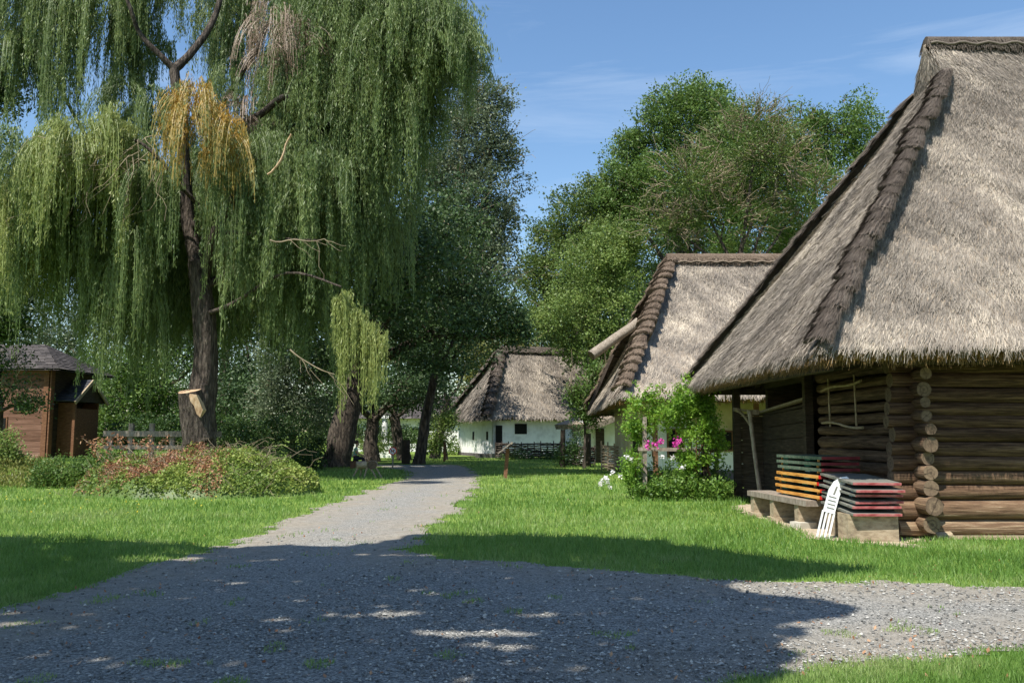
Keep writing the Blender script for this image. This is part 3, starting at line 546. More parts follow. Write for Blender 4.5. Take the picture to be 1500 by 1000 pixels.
p = MB(); p.beam((.6, .9, 3.02), (13.2, .9, 3.02), .18, .18, .3); p.beam((1.2, .6, 3.0), (1.2, 12.2, 2.95), .18, .18, .3); p.build('wall_plate', M['wood_brown'], H2)
p = MB()
for k in range(20):
    if k: p.box((5.6+k*.21, 1.0, 2.45), (.195, .03, 1.05), .2+.5*random.random())
p.beam((5.6, .95, 2.28), (9.8, .95, 2.28), .03, .12, .9); p.build('board_screen', M['plank_dark'], H2)
gb = MB(); a = P(915, 487, 37)-A(3.75, 29.4, 0); b = P(866, 520, 36)-A(3.75, 29.4, 0); t = np.linspace(0, 1, 9)[:, None]; gb.tube(b+(a+A(.6, 0, .45)-b)*t, .21, 9, .5, 0, True, .12, 1); gb.build('projecting_beam', [M['wood_grey'], M['log_end']], H2)
gb = MB(); a = P(897, 520, 37.6)-A(3.75, 29.4, 0); b = P(862, 600, 37)-A(3.75, 29.4, 0); gb.beam(a, b, .25, .12, .3, up=(1, 0, 0)); gb.build('barge_board', M['plank_dark'], H2)

# ---------------- far white house ----------------
th = math.radians(21); H3o = P(714, 608, 61)
H3 = thing('white_longhouse', 'distant low white longhouse under a shaggy brown thatched hip roof', 'house', (H3o[0], 61, 0), th)
roof(H3, 17, 10, 2.95, 8.25, 2.9, 26000, .05, M['thatch_dark'], capn=13, capr=.42, seg=.75, sag=.12, frin=1800, light=-.12, thick=.35, fwd=.25, ln=.5, caplight=.55)
p = MB(); p.box((4.4, .9, 1.6), (7.4, .3, 2.9)); p.box((.85, 4.9, 1.6), (.3, 8.3, 2.9)); p.box((7.5, 9.0, 1.6), (13.3, .3, 2.9)); p.box((11, 2.6, 1.6), (6.3, .25, 2.9)); p.box((14.1, 5, 1.6), (.3, 6, 2.9)); p.build('wall', M['white'], H3)
p = MB(); p.box((4.4, .85, .12), (7.5, .3, .24)); p.box((.8, 4.9, .12), (.32, 8.3, .24)); p.build('plinth', M['plinth'], H3)
for (x, z, w_, h_) in ((1.15, 1.25, .5, 2.1), (2.85, 2.05, .95, .75), (.0, 0, 0, 0)):
    if w_: f = MB(); f.box((x, .74, z), (w_, .05, h_)); f.build('window' if w_ > .6 else 'door', M['dark'], H3)
f = MB(); f.tube([A(7.2, .76, 1.7), A(7.2, .70, 1.7)], .26, 14); f.build('round_opening', M['dark'], H3)
for y in (2.0, 5.2): f = MB(); f.box((.69, y, 1.55), (.05, .36, .62)); f.build('small_window', M['dark'], H3)
for x in (8.3, 11, 13.8): f = MB(); f.beam((x, .8, 0), (x, .8, 3.0), .22, .22, .3, up=(0, 1, 0)); f.build('porch_post', M['plank_dark'], H3)
f = MB(); f.beam((7.2, .8, 3.0), (8.3, .8, 1.9), .2, .2); f.beam((7, .8, 3.02), (14.4, .8, 3.02), .22, .22); f.build('brace', M['plank_dark'], H3)
f = MB(); f.box((10.8, .98, 1.9), (5, .06, 2.0)); 
st = MB()
for k in range(9): st.box((-.5+k*.42, -.1+.3*random.random(), .12), (.5, .5, .28+.1*random.random()), random.random(), rot=random.random())
tag(st.build('stone_pile', M['stone']), 'row of rough stones lying at the foot of the distant white house', 'stones').location = (H3o[0], 61, 0)
WG = thing('side_wing', 'small white outbuilding with a low dark eave between the longhouse and the farmhouse', 'outbuilding', (4.0, 50, 0), .12)
f = MB(); f.box((2.4, 0, 1.25), (4.8, .3, 2.5)); f.box((4.6, 2.5, 1.25), (.3, 5, 2.5)); f.box((.15, 2.5, 1.25), (.3, 5, 2.5)); f.build('wall', M['white'], WG)
f = MB(); f.beam((-.5, -.5, 1.9), (5.4, -.5, 3.3), 1.5, .2, .3); f.build('eave_board', M['plank_dark'], WG)
f = MB(); f.beam((-.3, .3, 2.1), (5.4, 2.2, 4.1), 4.8, .3, .3); f.build('roof', M['thatch_base'], WG)
f = MB(); f.box((1.1, -.2, 1.0), (.5, .06, 2.0)); f.build('door', M['plank_dark'], WG)

def wattle(name, label, a, b, h, nrod, dark, th_=.03, wob=.07):
    root = thing(name, label, 'fence', (a[0], a[1], 0)); a = A(*a, 0); b = A(*b, 0); D = b-a; L = np.linalg.norm(D); d = D/L; sdv = A(-d[1], d[0], 0); nst = int(L/.45)+1
    for k in range(nst+1): q = MB(); c = D*k/nst; q.tube([c, c+A(0, 0, h*random.uniform(1.0, 1.2))], .035, 5, .5); q.build('stake', M['bark_near' if dark else 'wood_block'], root)
    q = MB()
    for r_ in range(nrod):
        n = nst*4+1; t = np.linspace(0, 1, n); z = h*(r_+.7)/nrod+R.normal(0, .012, n)+.02*np.sin(t*L*2+r_); s = wob*np.sin(t*nst*np.pi+(r_ % 2)*np.pi)
        q.tube(np.outer(t, D)+np.outer(s, sdv)+np.outer(z, A(0, 0, 1)), th_*random.uniform(.8, 1.2), 5, random.random(), 0, False)
    q.build('woven_rods', M['bark_near' if dark else 'wood_block'], root)
wattle('wattle_fence', 'dark woven wattle fence in front of the distant white longhouse', (-1.1, 58.2), (5.4, 57.6), 1.05, 9, True, .05, .12)
wattle('wattle_fence', 'pale tan woven wattle fence at the corner of the middle farmhouse', (4.15, 39.9), (5.2, 38.6), 1.15, 16, False, .032, .07)
wattle('wattle_fence', 'dark low wattle fence between the porch posts and the pale woven fence', (2.6, 47), (4.3, 44.6), 1.0, 12, True, .04)
for (px, py, Y, h, lb) in ((862, 684, 43, 1.7, 'thick dark gatepost standing among the wattle fences'), (824, 684, 44, 1.9, 'crooked dark post below the small leafy tree')):
    g_ = G(px, py); q = MB(); q.tube([A(g_[0], g_[1], 0), A(g_[0]+.03, g_[1], h)], [.14, .12], 8, .4, rough=.1); tag(q.build('gate_post', M['plank_dark']), lb, 'post')

# ---------------- path furniture ----------------
g_ = G(740, 700); ip = thing('info_stand', 'brown timber post holding a tilted grey information board on the lawn', 'sign', (g_[0], g_[1], 0))
q = MB(); q.beam((0, 0, 0), (.10, 0, 1.12), .14, .14, .6, up=(0, 1, 0)); q.build('post', M['wood_brown'], ip)
q = MB(); ax = nrm(A(.78, .0, .62)); q.box((-.03, 0, 1.12), (.62, .8, .035), ax=[ax, A(0, 1, 0), np.cross(ax, A(0, 1, 0))]); q.box((.24, 0, 1.32), (.1, .82, .07), ax=[ax, A(0, 1, 0), np.cross(ax, A(0, 1, 0))]); q.build('board', M['wood_grey'], ip)
g_ = G(651, 676); ip2 = thing('wooden_post', 'slim dark brown post beside the shaded path near the white house', 'post', (g_[0], g_[1], 0)); q = MB(); q.beam((0, 0, 0), (0, 0, 1.15), .13, .13, .3, up=(0, 1, 0)); q.box((0, 0, 1.17), (.22, .2, .04)); q.build('post', M['wood_brown'], ip2)
g_ = G(575, 688); ds = thing('no_dogs_sign', 'small round white sign with red rim and dark dog figure on a thin post', 'sign', (g_[0], g_[1], 0))
q = MB(); q.tube([A(0, .03, 0), A(0, .03, .95)], .035, 8); q.build('post', M['wood_grey'], ds)
def disc(r, y0, y1, z, k=28):
    q = MB(); q.tube([A(0, y0, z), A(0, y1, z)], r, k); return q
disc(.19, 0, -.012, .88).build('red_rim', M['redend'], ds); disc(.145, -.014, -.02, .88).build('white_face', M['plastic'], ds)
q = MB(); q.box((-.01, -.026, .885), (.12, .006, .04)); q.box((.06, -.026, .925), (.045, .006, .05)); q.box((-.08, -.026, .92), (.02, .006, .05)); q.box((-.055, -.026, .84), (.02, .006, .07)); q.box((.035, -.026, .84), (.02, .006, .07)); q.build('dog_figure', M['dark'], ds)
q = MB(); q.box((0, -.033, .88), (.27, .005, .025), ax=[nrm(A(1, 0, -1)), A(0, 1, 0), nrm(A(1, 0, 1))]); q.build('red_bar', M['redend'], ds)
g_ = G(577, 682); q = MB(); q.tube([A(g_[0]+.25, g_[1]+3, 0), A(g_[0]+.25, g_[1]+3, .4), A(g_[0]+.25, g_[1]+3, 1.35)], [.25, .26, .24], 9, .4, rough=.08); tag(q.build('dark_stump', M['plank_dark']), 'upright dark wooden stump behind the round sign', 'stump')
g_ = G(538, 700); sh = thing('log_trestle', 'small trestle of two rounded log chunks on splayed legs on the grass', 'trestle', (g_[0], g_[1], 0), .1)
q = MB(); q.tube([A(-.42, -.1, .50), A(-.05, .0, .50)], [.13, .15], 10, .5, 0, True, .12, 1); q.build('log_seat', [M['wood_block'], M['log_end']], sh)
q = MB(); q.tube([A(.18, -.16, .50), A(.18, .15, .50)], .20, 12, .5, 0, True, .08, 1, .8); q.build('log_seat', [M['wood_block'], M['log_end']], sh)
for a, b in (((-.30, -.05, .45), (-.55, -.12, 0)), ((.02, -.05, .45), (-.12, -.15, 0)), ((.05, -.05, .45), (.35, -.15, 0)), ((.26, .0, .45), (.55, -.02, 0)), ((-.2, .05, .45), (-.3, .3, 0))): q = MB(); q.tube([A(*a), (A(*a)+A(*b))/2+A(0, 0, .03), A(*b)], [.04, .035, .03], 7, .5); q.build('leg', M['wood_block'], sh)

# ---------------- seated person ----------------
def skin(name, verts, edges, radii, m, parent, lvl=2):
    me = bpy.data.meshes.new(name); me.from_pydata(verts, edges, []); o = bpy.data.objects.new(name, me); COL.objects.link(o); o.parent = parent
    md = o.modifiers.new('skin', 'SKIN'); md.use_smooth_shade = True
    for v, r in zip(me.skin_vertices[0].data, radii): v.radius = (r, r) if np.isscalar(r) else r
    me.skin_vertices[0].data[0].use_root = True
    sb_ = o.modifiers.new('sub', 'SUBSURF'); sb_.levels = lvl; sb_.render_levels = lvl; me.materials.append(m); return o
skinm = mat('skin', [(.42, .24, .16), (.52, .32, .22)], (5, 5, 5), 1, .5, 0); hair = mat('hair', [(.03, .018, .01), (.10, .06, .035)], (30, 30, 10), 1, .6, 0)
shirt = mat('patterned_shirt', [(.03, .20, .24), (.10, .36, .40), (.50, .48, .12), (.04, .16, .2)], (9, 9, 9), 1, .8, 0); pants = mat('dark_trousers', [(.012, .014, .022), (.03, .032, .045)], (5, 5, 5), 1, .9, 0)
g_ = G(519, 686); pe = thing('person', 'person in a patterned teal top and dark trousers sitting sideways by the trunk', 'person', (g_[0], g_[1], 0), math.radians(8))
# body faces +x
bv = [(0, 0, .50), (.01, 0, .72), (.05, 0, .92), (.08, 0, 1.02), (.10, 0, 1.10), (.13, 0, 1.20), (.13, 0, 1.28),
      (.06, .17, .97), (.16, .22, .74), (.36, .16, .62), (.44, .13, .60), (.06, -.17, .97), (.15, -.22, .74), (.36, -.16, .63), (.44, -.12, .61),
      (.05, .09, .48), (.42, .13, .50), (.40, .13, .10), (.52, .14, .05), (.05, -.09, .48), (.44, -.12, .50), (.50, -.12, .10), (.62, -.13, .05)]
be = [(0, 1), (1, 2), (2, 3), (3, 4), (4, 5), (5, 6), (2, 7), (7, 8), (8, 9), (9, 10), (2, 11), (11, 12), (12, 13), (13, 14), (0, 15), (15, 16), (16, 17), (17, 18), (0, 19), (19, 20), (20, 21), (21, 22)]
br_ = [.13, .12, .13, .06, .052, .085, .075, .052, .042, .034, .03, .052, .042, .034, .03, .085, .062, .042, .035, .085, .062, .042, .035]
skin('body', bv, be, br_, skinm, pe)
skin('shirt', [bv[0], bv[1], bv[2], (.07, 0, .985), bv[7], (.11, .2, .84), bv[11], (.11, -.2, .84)], [(0, 1), (1, 2), (2, 3), (2, 4), (4, 5), (2, 6), (6, 7)], [.15, .14, .15, .085, .075, .062, .075, .062], shirt, pe)
skin('trousers', [(0, 0, .50), bv[15], bv[16], bv[17], bv[19], bv[20], bv[21]], [(0, 1), (1, 2), (2, 3), (0, 4), (4, 5), (5, 6)], [.15, .10, .078, .055, .10, .078, .055], pants, pe)
q = MB()
for h_, r_ in ((0, 0),):
    n = 10
    U, Vv = np.meshgrid(np.linspace(0, 2*math.pi, 17)[:-1], np.linspace(.02, .62*math.pi, n)); V = np.stack([.105+.115*np.sin(Vv)*np.cos(U), .098*np.sin(Vv)*np.sin(U), 1.255+.12*np.cos(Vv)], -1); V[..., 0] -= .03*(1-np.cos(Vv)); V = V.reshape(-1, 3)
    q.add(V, [(j*16+i, j*16+(i+1) % 16, (j+1)*16+(i+1) % 16, (j+1)*16+i) for j in range(n-1) for i in range(16)], .5, 0, True)
q.build('hair', hair, pe)
for s in (-1, 1):
    f = MB(); c = A(.45, s*.125, .60); f.tube([c, c+A(.05, 0, -.02), c+A(.08, 0, -.03)], [.028, .036, .03], 8); 
    for k in range(4): b = c+A(.08, (k-1.5)*.018, -.03); f.tube([b, b+A(.035, 0, -.012), b+A(.055+.006*(k in (1, 2)), 0, -.035)], [.009, .0085, .007], 6)
    f.tube([c+A(.03, -s*.03, 0), c+A(.06, -s*.055, -.005), c+A(.085, -s*.06, -.02)], [.011, .01, .008], 6); f.build('hand', skinm, pe)
    f = MB(); x0 = .40 if s > 0 else .50; f.tube([A(x0-.05, s*.13, .04), A(x0+.08, s*.135, .045), A(x0+.19, s*.14, .03)], [.045, .048, .035], 8); f.build('shoe', M['dark'], pe)
q = MB(); q.tube([A(-.02, 0, 0), A(-.02, 0, .37)], [.2, .18], 12, rough=.06); o = q.build('stool_stump', M['wood_brown']); o.location = (g_[0], g_[1], 0); tag(o, 'low cut stump the seated person sits on by the path', 'stump')

# ---------------- log mill building at left ----------------
LG = thing('log_mill_house', 'reddish brown log house with shingled roof and a small gabled porch at far left', 'house', (-20.6, 38, .62))
q = MB(); zz = 0
for k in range(16):
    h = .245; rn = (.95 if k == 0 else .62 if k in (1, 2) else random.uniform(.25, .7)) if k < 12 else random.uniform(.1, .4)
    q.box((-5, 0, zz+h/2), (10, .16+.02*random.random(), h-.012), rn); zz += h
q.build('front_wall', mat('reddish_plank', [(.03, .016, .012), (.13, .065, .042), (.22, .12, .085), (.42, .30, .22)], (1.2, 12, 16), 1, .85, .6, .015, attr=.5), LG)
q = MB(); zz = 0
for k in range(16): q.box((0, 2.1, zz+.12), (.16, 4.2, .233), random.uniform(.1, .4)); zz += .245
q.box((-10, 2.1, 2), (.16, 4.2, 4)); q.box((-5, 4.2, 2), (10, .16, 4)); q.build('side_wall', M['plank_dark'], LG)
q = MB(); q.box((-.08, -.10, 1.95), (.22, .06, 3.95), .6); q.box((.10, .05, 1.95), (.06, .3, 3.95), .6); q.build('corner_board', M['wood_brown'], LG)
q = MB(); q.box((-4.9, .3, -.32), (10.6, .9, .62)); q.box((0, 2.1, -.32), (.6, 4.4, .62)); q.build('stone_base', M['concrete'], LG)
q = MB()
rp = [A(-10.8, -.5, 3.9), A(.65, -.5, 3.9), A(.65, 4.8, 3.9), A(-10.8, 4.8, 3.9), A(-8, 2.15, 5.25), A(-1.5, 2.15, 5.25)]
def shing(mb, a, b, c, d, rows, wd):    # a,b eave ; d,c ridge
    nn = nrm(np.cross(b-a, d-a)); nn = nn if nn[2] > 0 else -nn
    for r_ in range(rows):
        v0 = r_/rows; v1 = (r_+1.35)/rows; v1 = min(v1, 1.0); l0 = a+(d-a)*v0; r0 = b+(c-b)*v0; l1 = a+(d-a)*v1; r1 = b+(c-b)*v1; n = max(1, int(np.linalg.norm(r0-l0)/wd))
        t = (np.arange(n+1)+R.uniform(-.2, .2, n+1))/n; t[0] = 0; t[-1] = 1; t = t[:, None]; lo = l0+(r0-l0)*t+nn*.035; hi = l1+(r1-l1)*t+nn*.0; j = R.uniform(-.03, .03, (n, 1))*nrm(d-a)
        mb.quads(np.stack([lo[:-1]+j, lo[1:]+j, hi[1:], hi[:-1]], 1), rnds(n)); mb.quads(np.stack([lo[:-1]+j, lo[1:]+j, lo[1:]+j-nn*.04, lo[:-1]+j-nn*.04], 1), .1)
shing(q, rp[0], rp[1], rp[5], rp[4], 16, .22); shing(q, rp[1], rp[2], rp[5], rp[5]+A(0, .01, 0), 16, .22); shing(q, rp[3], rp[0], rp[4], rp[4], 16, .5); shing(q, rp[2], rp[3], rp[4], rp[5], 12, .5)
q.add([p_-A(0, 0, .06) for p_ in rp], [(0, 1, 5, 4), (2, 3, 4, 5)], .1); q.add([p_-A(0, 0, .06) for p_ in rp], [(1, 2, 5), (3, 0, 4)], .1)
q.build('roof', M['shingle'], LG)
for (x, z, w_, h_) in ((-1.05, 2.32, .8, .5), (-2.0, 1.45, .45, .6)):
    f = MB(); f.box((x, -.10, z), (w_+.12, .05, h_+.12), .5); f = f.build('window', M['wood_brown'], LG); q = MB(); q.box((x, -.13, z), (w_, .02, h_)); q.build('pane', M['dark'], f)
PO = A(.1, 1.2, 0)
q = MB(); q.box((.42, 2.9, 1.25), (.8, .12, 2.5), .3); q.box((.80, 1.8, 1.1), (.1, 2.1, 2.2), .2); q.box((.40, .75, 1.25), (.74, .1, 2.4), .3); q.beam((.82, .70, 0), (.82, .70, 2.45), .12, .12, .6, up=(0, 1, 0)); q.build('porch_wall', M['wood_brown'], LG)
f = MB(); a, b, c, d_ = A(-.1, .25, 2.5), A(1.08, .25, 2.5), A(1.12, 1.75, 3.55), A(-.1, 1.75, 3.55); shing(f, a, b, c, d_, 9, .2); a2, b2 = A(1.1, 3.25, 2.5), A(-.1, 3.25, 2.5); shing(f, a2, b2, d_, c, 8, .2); pr = f.build('porch_roof', M['slate'], LG)
f = MB(); f.beam(A(1.08, .22, 2.44), A(1.10, 1.75, 3.50), .07, .15, .6); f.beam(A(1.10, 1.75, 3.50), A(1.10, 3.28, 2.44), .07, .15, .6); f.build('barge_board', M['wood_block'], pr)
f = MB(); f.add([A(.98, .4, 2.5), A(.98, 3.1, 2.5), A(.98, 1.75, 3.4)], [(0, 1, 2)], .3); f.build('gable_boards', M['plank_dark'], pr)

rl_ = thing('timber_railing', 'grey timber railing with square posts behind the overgrown mound', 'railing', (-14.2, 31, 0))
for k in range(6):
    q = MB(); x = -.3+k*.74; q.beam((x, .02*k, 0), (x, .02*k, 2.05 if k in (1, 2, 5) else 1.75), .15, .15, .4, up=(0, 1, 0)); q.build('post', M['wood_grey'], rl_)
q = MB(); q.beam((-.5, -.1, 1.68), (3.7, .0, 1.66), .10, .2, .5); q.build('top_rail', M['wood_grey'], rl_)
q = MB(); q.beam((-.5, -.1, 1.2), (3.7, .0, 1.18), .08, .14, .5); q.build('lower_rail', M['wood_grey'], rl_)
# white buildings glimpsed beyond the trees
BG = thing('white_cottage', 'white cottage glimpsed between dark tree trunks beyond the end of the path', 'house', (-14.5, 80, 0))
q = MB(); q.box((4.3, 0, 1.6), (11, .4, 3.2)); q.box((-1.2, 4, 1.6), (.4, 8, 3.2)); q.box((9.8, 4, 1.6), (.4, 8, 3.2)); q.build('wall', M['white'], BG)
for x in (0.2, 2.6, 5.6): q = MB(); q.box((x, -.23, 1.6), (.9, .06, 1.3)); q.build('window', M['dark'], BG)
q = MB(); q.box((3.9, -.23, 1.1), (1.0, .06, 2.2)); q.build('door', M['dark'], BG)
q = MB(); shing(q, A(-1.8, -.8, 3.1), A(10.4, -.8, 3.1), A(9, 4, 5.4), A(-.4, 4, 5.4), 14, .4); shing(q, A(10.4, 8.8, 3.1), A(-1.8, 8.8, 3.1), A(-.4, 4, 5.4), A(9, 4, 5.4), 14, .4); q.add([A(-1.2, 0, 3.1), A(-1.2, 8, 3.1), A(-.5, 4, 5.3)], [(0, 1, 2)]); q.build('roof', M['shingle'], BG)
pil = thing('stone_pillar', 'white stone pillar with stepped base in the sunlit gap between trunks', 'monument', (-9.2, 62, 0))
q = MB(); q.box((0, 0, .5), (1.1, 1.1, 1.0)); q.box((0, 0, 1.1), (1.3, 1.3, .16)); q.build('base', M['white'], pil); q = MB(); q.tube([A(0, 0, 1.15), A(0, 0, 2.8)], [.26, .2], 12); q.box((0, 0, 2.9), (.62, .62, .2)); q.build('shaft', M['white'], pil)

# ---------------- weeping willow ----------------
WY_ = 30.0; WB_ = P(290, 655, WY_); wl = thing('weeping_willow', 'huge weeping willow with long hanging curtains, a sawn off stub and a yellowed patch', 'tree', (WB_[0], WY_, 0))
def W(px, py, dy=0.): return P(px, py, WY_+dy)-A(WB_[0], WY_, 0)
tr = MB(); pth = [W(296, 705), W(292, 655), W(294, 600), W(300, 540), W(300, 480), W(294, 420), W(290, 385)]
def smooth(pp, k=5):
    pp = np.array(pp); t = np.linspace(0, len(pp)-1, (len(pp)-1)*k+1); i = np.clip(t.astype(int), 0, len(pp)-2); f = (t-i)[:, None]
    p0 = pp[np.clip(i-1, 0, None)]; p1 = pp[i]; p2 = pp[i+1]; p3 = pp[np.clip(i+2, None, len(pp)-1)]
    return .5*((2*p1)+(-p0+p2)*f+(2*p0-5*p1+4*p2-p3)*f*f+(-p0+3*p1-3*p2+p3)*f**3)
def br(mb, pl_, r0, r1, k=9, rough=.08, mi=0): pp = smooth(pl_); t = np.linspace(0, 1, len(pp)); mb.tube(pp, r0+(r1-r0)*t**.8, k, .5, mi, True, rough)
pp = smooth(pth); t = np.linspace(0, 1, len(pp)); tr.tube(pp, np.interp(t, [0, .12, .33, .5, 1], [.95, .62, .50, .42, .36]), 16, .5, 0, True, .07)
tr.build('trunk', M['bark_near'], wl)
sb2 = MB(); sb2.tube([W(292, 645, -.2), W(284, 605, -.35), W(278, 572, -.55)], [.55, .46, .40], 14, .5, 0, True, .06, 1); sb2.build('sawn_stub', [M['bark_near'], M['cutwood']], wl)
sc_ = MB(); a = [W(276, 576, -.93), W(288, 578, -.90), W(297, 600, -.80), W(293, 611, -.80), W(288, 606, -.84), W(284, 594, -.88), W(279, 588, -.92)]; n_ = len(a); bk = [p_+A(0, .35, 0) for p_ in a]; sc_.add(a+bk, [(i, (i+1) % n_, n_+(i+1) % n_, n_+i) for i in range(n_)]); sc_.add(a, [list(range(n_))]); sc_.build('bare_wood_scar', M['cutwood'], wl)
bb = MB()
for pl_, r0, r1 in (([W(291, 400), W(277, 330, .3), W(272, 280, .3), W(266, 200, .2), W(258, 130, 0), W(255, 98, 0)], .30, .17), ([W(255, 102), W(235, 82, -.3), W(205, 50, -.6), W(190, 10, -1), W(170, -40, -1)], .14, .05),
        ([W(255, 102), W(280, 78, .4), W(310, 35, .8), W(325, -10, 1), W(335, -60, 1.5)], .17, .08), ([W(298, 412), W(312, 350, -.5), W(330, 310, -1), W(345, 280, -1), W(340, 215, -.6), W(355, 180, 0)], .19, .12),
        ([W(355, 182), W(385, 165, -.5), W(405, 148, -1), W(420, 140, -1.2)], .15, .10), ([W(320, 160, .2), W(340, 130, 0), W(362, 95, -.5), W(378, 70, -1), W(390, 40, -1)], .13, .06), ([W(345, 290, -1), W(385, 215, -.5), W(440, 120, 1), W(520, 30, 2), W(580, -20, 3)], .16, .05),
        ([W(290, 300, -.3), W(255, 262, -1), W(225, 225, -1.5), W(195, 205, -1.6), W(150, 205, -1.8), W(60, 245, -1.6), W(0, 300, -1.4)], .085, .02), ([W(296, 350), W(340, 340, -1), W(420, 350, -2), W(470, 352, -2.5)], .10, .03),
        ([W(290, 330), W(250, 320, 1), W(200, 280, 2), W(120, 190, 3), W(60, 60, 3)], .15, .05), ([W(300, 420), W(360, 380, 1.5), W(450, 300, 3), W(540, 150, 3), W(600, 60, 3)], .17, .05), ([W(300, 460), W(340, 445, -1), W(420, 400, -2), W(500, 420, -3)], .10, .03)):
    br(bb, pl_, r0, r1)
bb.build('limbs', M['bark_near'], wl)
tw_ = MB()
for k in range(26):
    s0 = W(random.uniform(90, 240), random.uniform(195, 240), -2.5); e = s0+A(random.uniform(-2, 1.0), random.uniform(-.5, .5), random.uniform(-2.6, -.4)); limb(tw_, s0, e, .02, .006, .2, 4, 8)
tw_.build('bare_twigs', M['twig'], wl)
for (x0, y0), (x1, y1) in (((395, 352), (475, 350)), ((425, 512), (490, 548))):
    tw_ = MB(); pm = limb(tw_, W(x0, y0, -3), W(x1, y1, -3), .035, .012, .08, 5, 9)
    for k in range(7): i_ = random.randint(2, 8); limb(tw_, pm[i_], pm[i_]+A(random.uniform(0, .9), 0, random.uniform(-1.3, .25)), .014, .005, .12, 4, 7)
    tw_.build('bare_twigs', M['twig'], wl)
sp_ = MB(); a = [W(427, 197, -3), W(419, 212, -3), W(413, 232, -3), W(400, 250, -3), W(392, 256, -3)]; sp_.tube(smooth(a), .07, 6, .5, rough=.2, sq=.4); sp_.build('split_branch', M['cutwood'], wl)
def strands(mb, c, rx, ry, rz, nb, L, per=14, lpm=15, size=.17, bias=0., out=.7, tg=0, zmin=-.35, asp=.19, sp=.13, lvar=.6, inner=.35):
    """curtains: bundles of hanging shoots from the top surface of a dome"""
    th = rnds(nb, 0, 2*np.pi); zc = rnds(nb, zmin, 1); k = np.sqrt(np.clip(1-zc**2, 0, 1)); rad = rnds(nb, inner, 1)**.5
    o = np.stack([np.cos(th)*k, np.sin(th)*k, zc], -1); s = c+o*A(rx, ry, rz)*rad[:, None]+R.normal(0, 1, (nb, 3))*A(.25, .25, .3)*min(1, rx)
    bt = rnds(nb, -.14, .14); Lb = L*rnds(nb, 1-lvar, 1+lvar*.6)
    s = np.repeat(s, per, 0)+R.normal(0, sp, (nb*per, 3)); oo = np.repeat(o, per, 0); bt = np.repeat(bt, per); Ls = np.repeat(Lb, per)*rnds(nb*per, .55, 1.1); az = np.repeat(R.normal(0, .35*min(1, rx), (nb, 2)), per, 0)
    nl = np.maximum((Ls*lpm).astype(int), 3); idx = np.repeat(np.arange(len(s)), nl); n = len(idx); t = rnds(n)**.9; d = t*Ls[idx]
    f = 1-np.exp(-d*1.3); ox = oo[idx]; ph = rnds(len(s), 0, 6)[idx]
    p = s[idx]+np.stack([ox[:, 0]*out*f+az[idx, 0]*f+.05*np.sin(d*2+ph), ox[:, 1]*out*f+az[idx, 1]*f+.05*np.cos(d*1.7+ph), .35*f*ox[:, 2]-d*(.35+.65*f)], -1)+R.normal(0, .035, (n, 3))
    st_n = min(len(s), 260); sel = R.choice(len(s), st_n, replace=False); kk = np.linspace(0, 1, 7); sg = []
    for i_ in sel:
        dd = kk*Ls[i_]; ff = 1-np.exp(-dd*1.3); q_ = s[i_]+np.stack([oo[i_, 0]*out*ff+az[i_, 0]*ff, oo[i_, 1]*out*ff+az[i_, 1]*ff, .35*ff*oo[i_, 2]-dd*(.35+.65*ff)], -1); sg.append(np.stack([q_[:-1]-A(.009, 0, 0), q_[:-1]+A(.009, 0, 0), q_[1:]+A(.006, 0, 0), q_[1:]-A(.006, 0, 0)], 1))
    mb.quads(np.concatenate(sg), .45)
    ax = nrm(np.stack([R.normal(0, .33, n), R.normal(0, .33, n), np.full(n, -1.)], -1)); rn = np.clip(.5*rnds(n)+.25+bt[idx]+bias, 0, 1) if not tg else np.clip(t*.8+.3*rnds(n)-.1+bt[idx], 0, 1)
    mb.quads(leafq(p, size, asp, ax=ax, spread=.22, up=.9), rn)
cw = MB(); cl_ = MB()
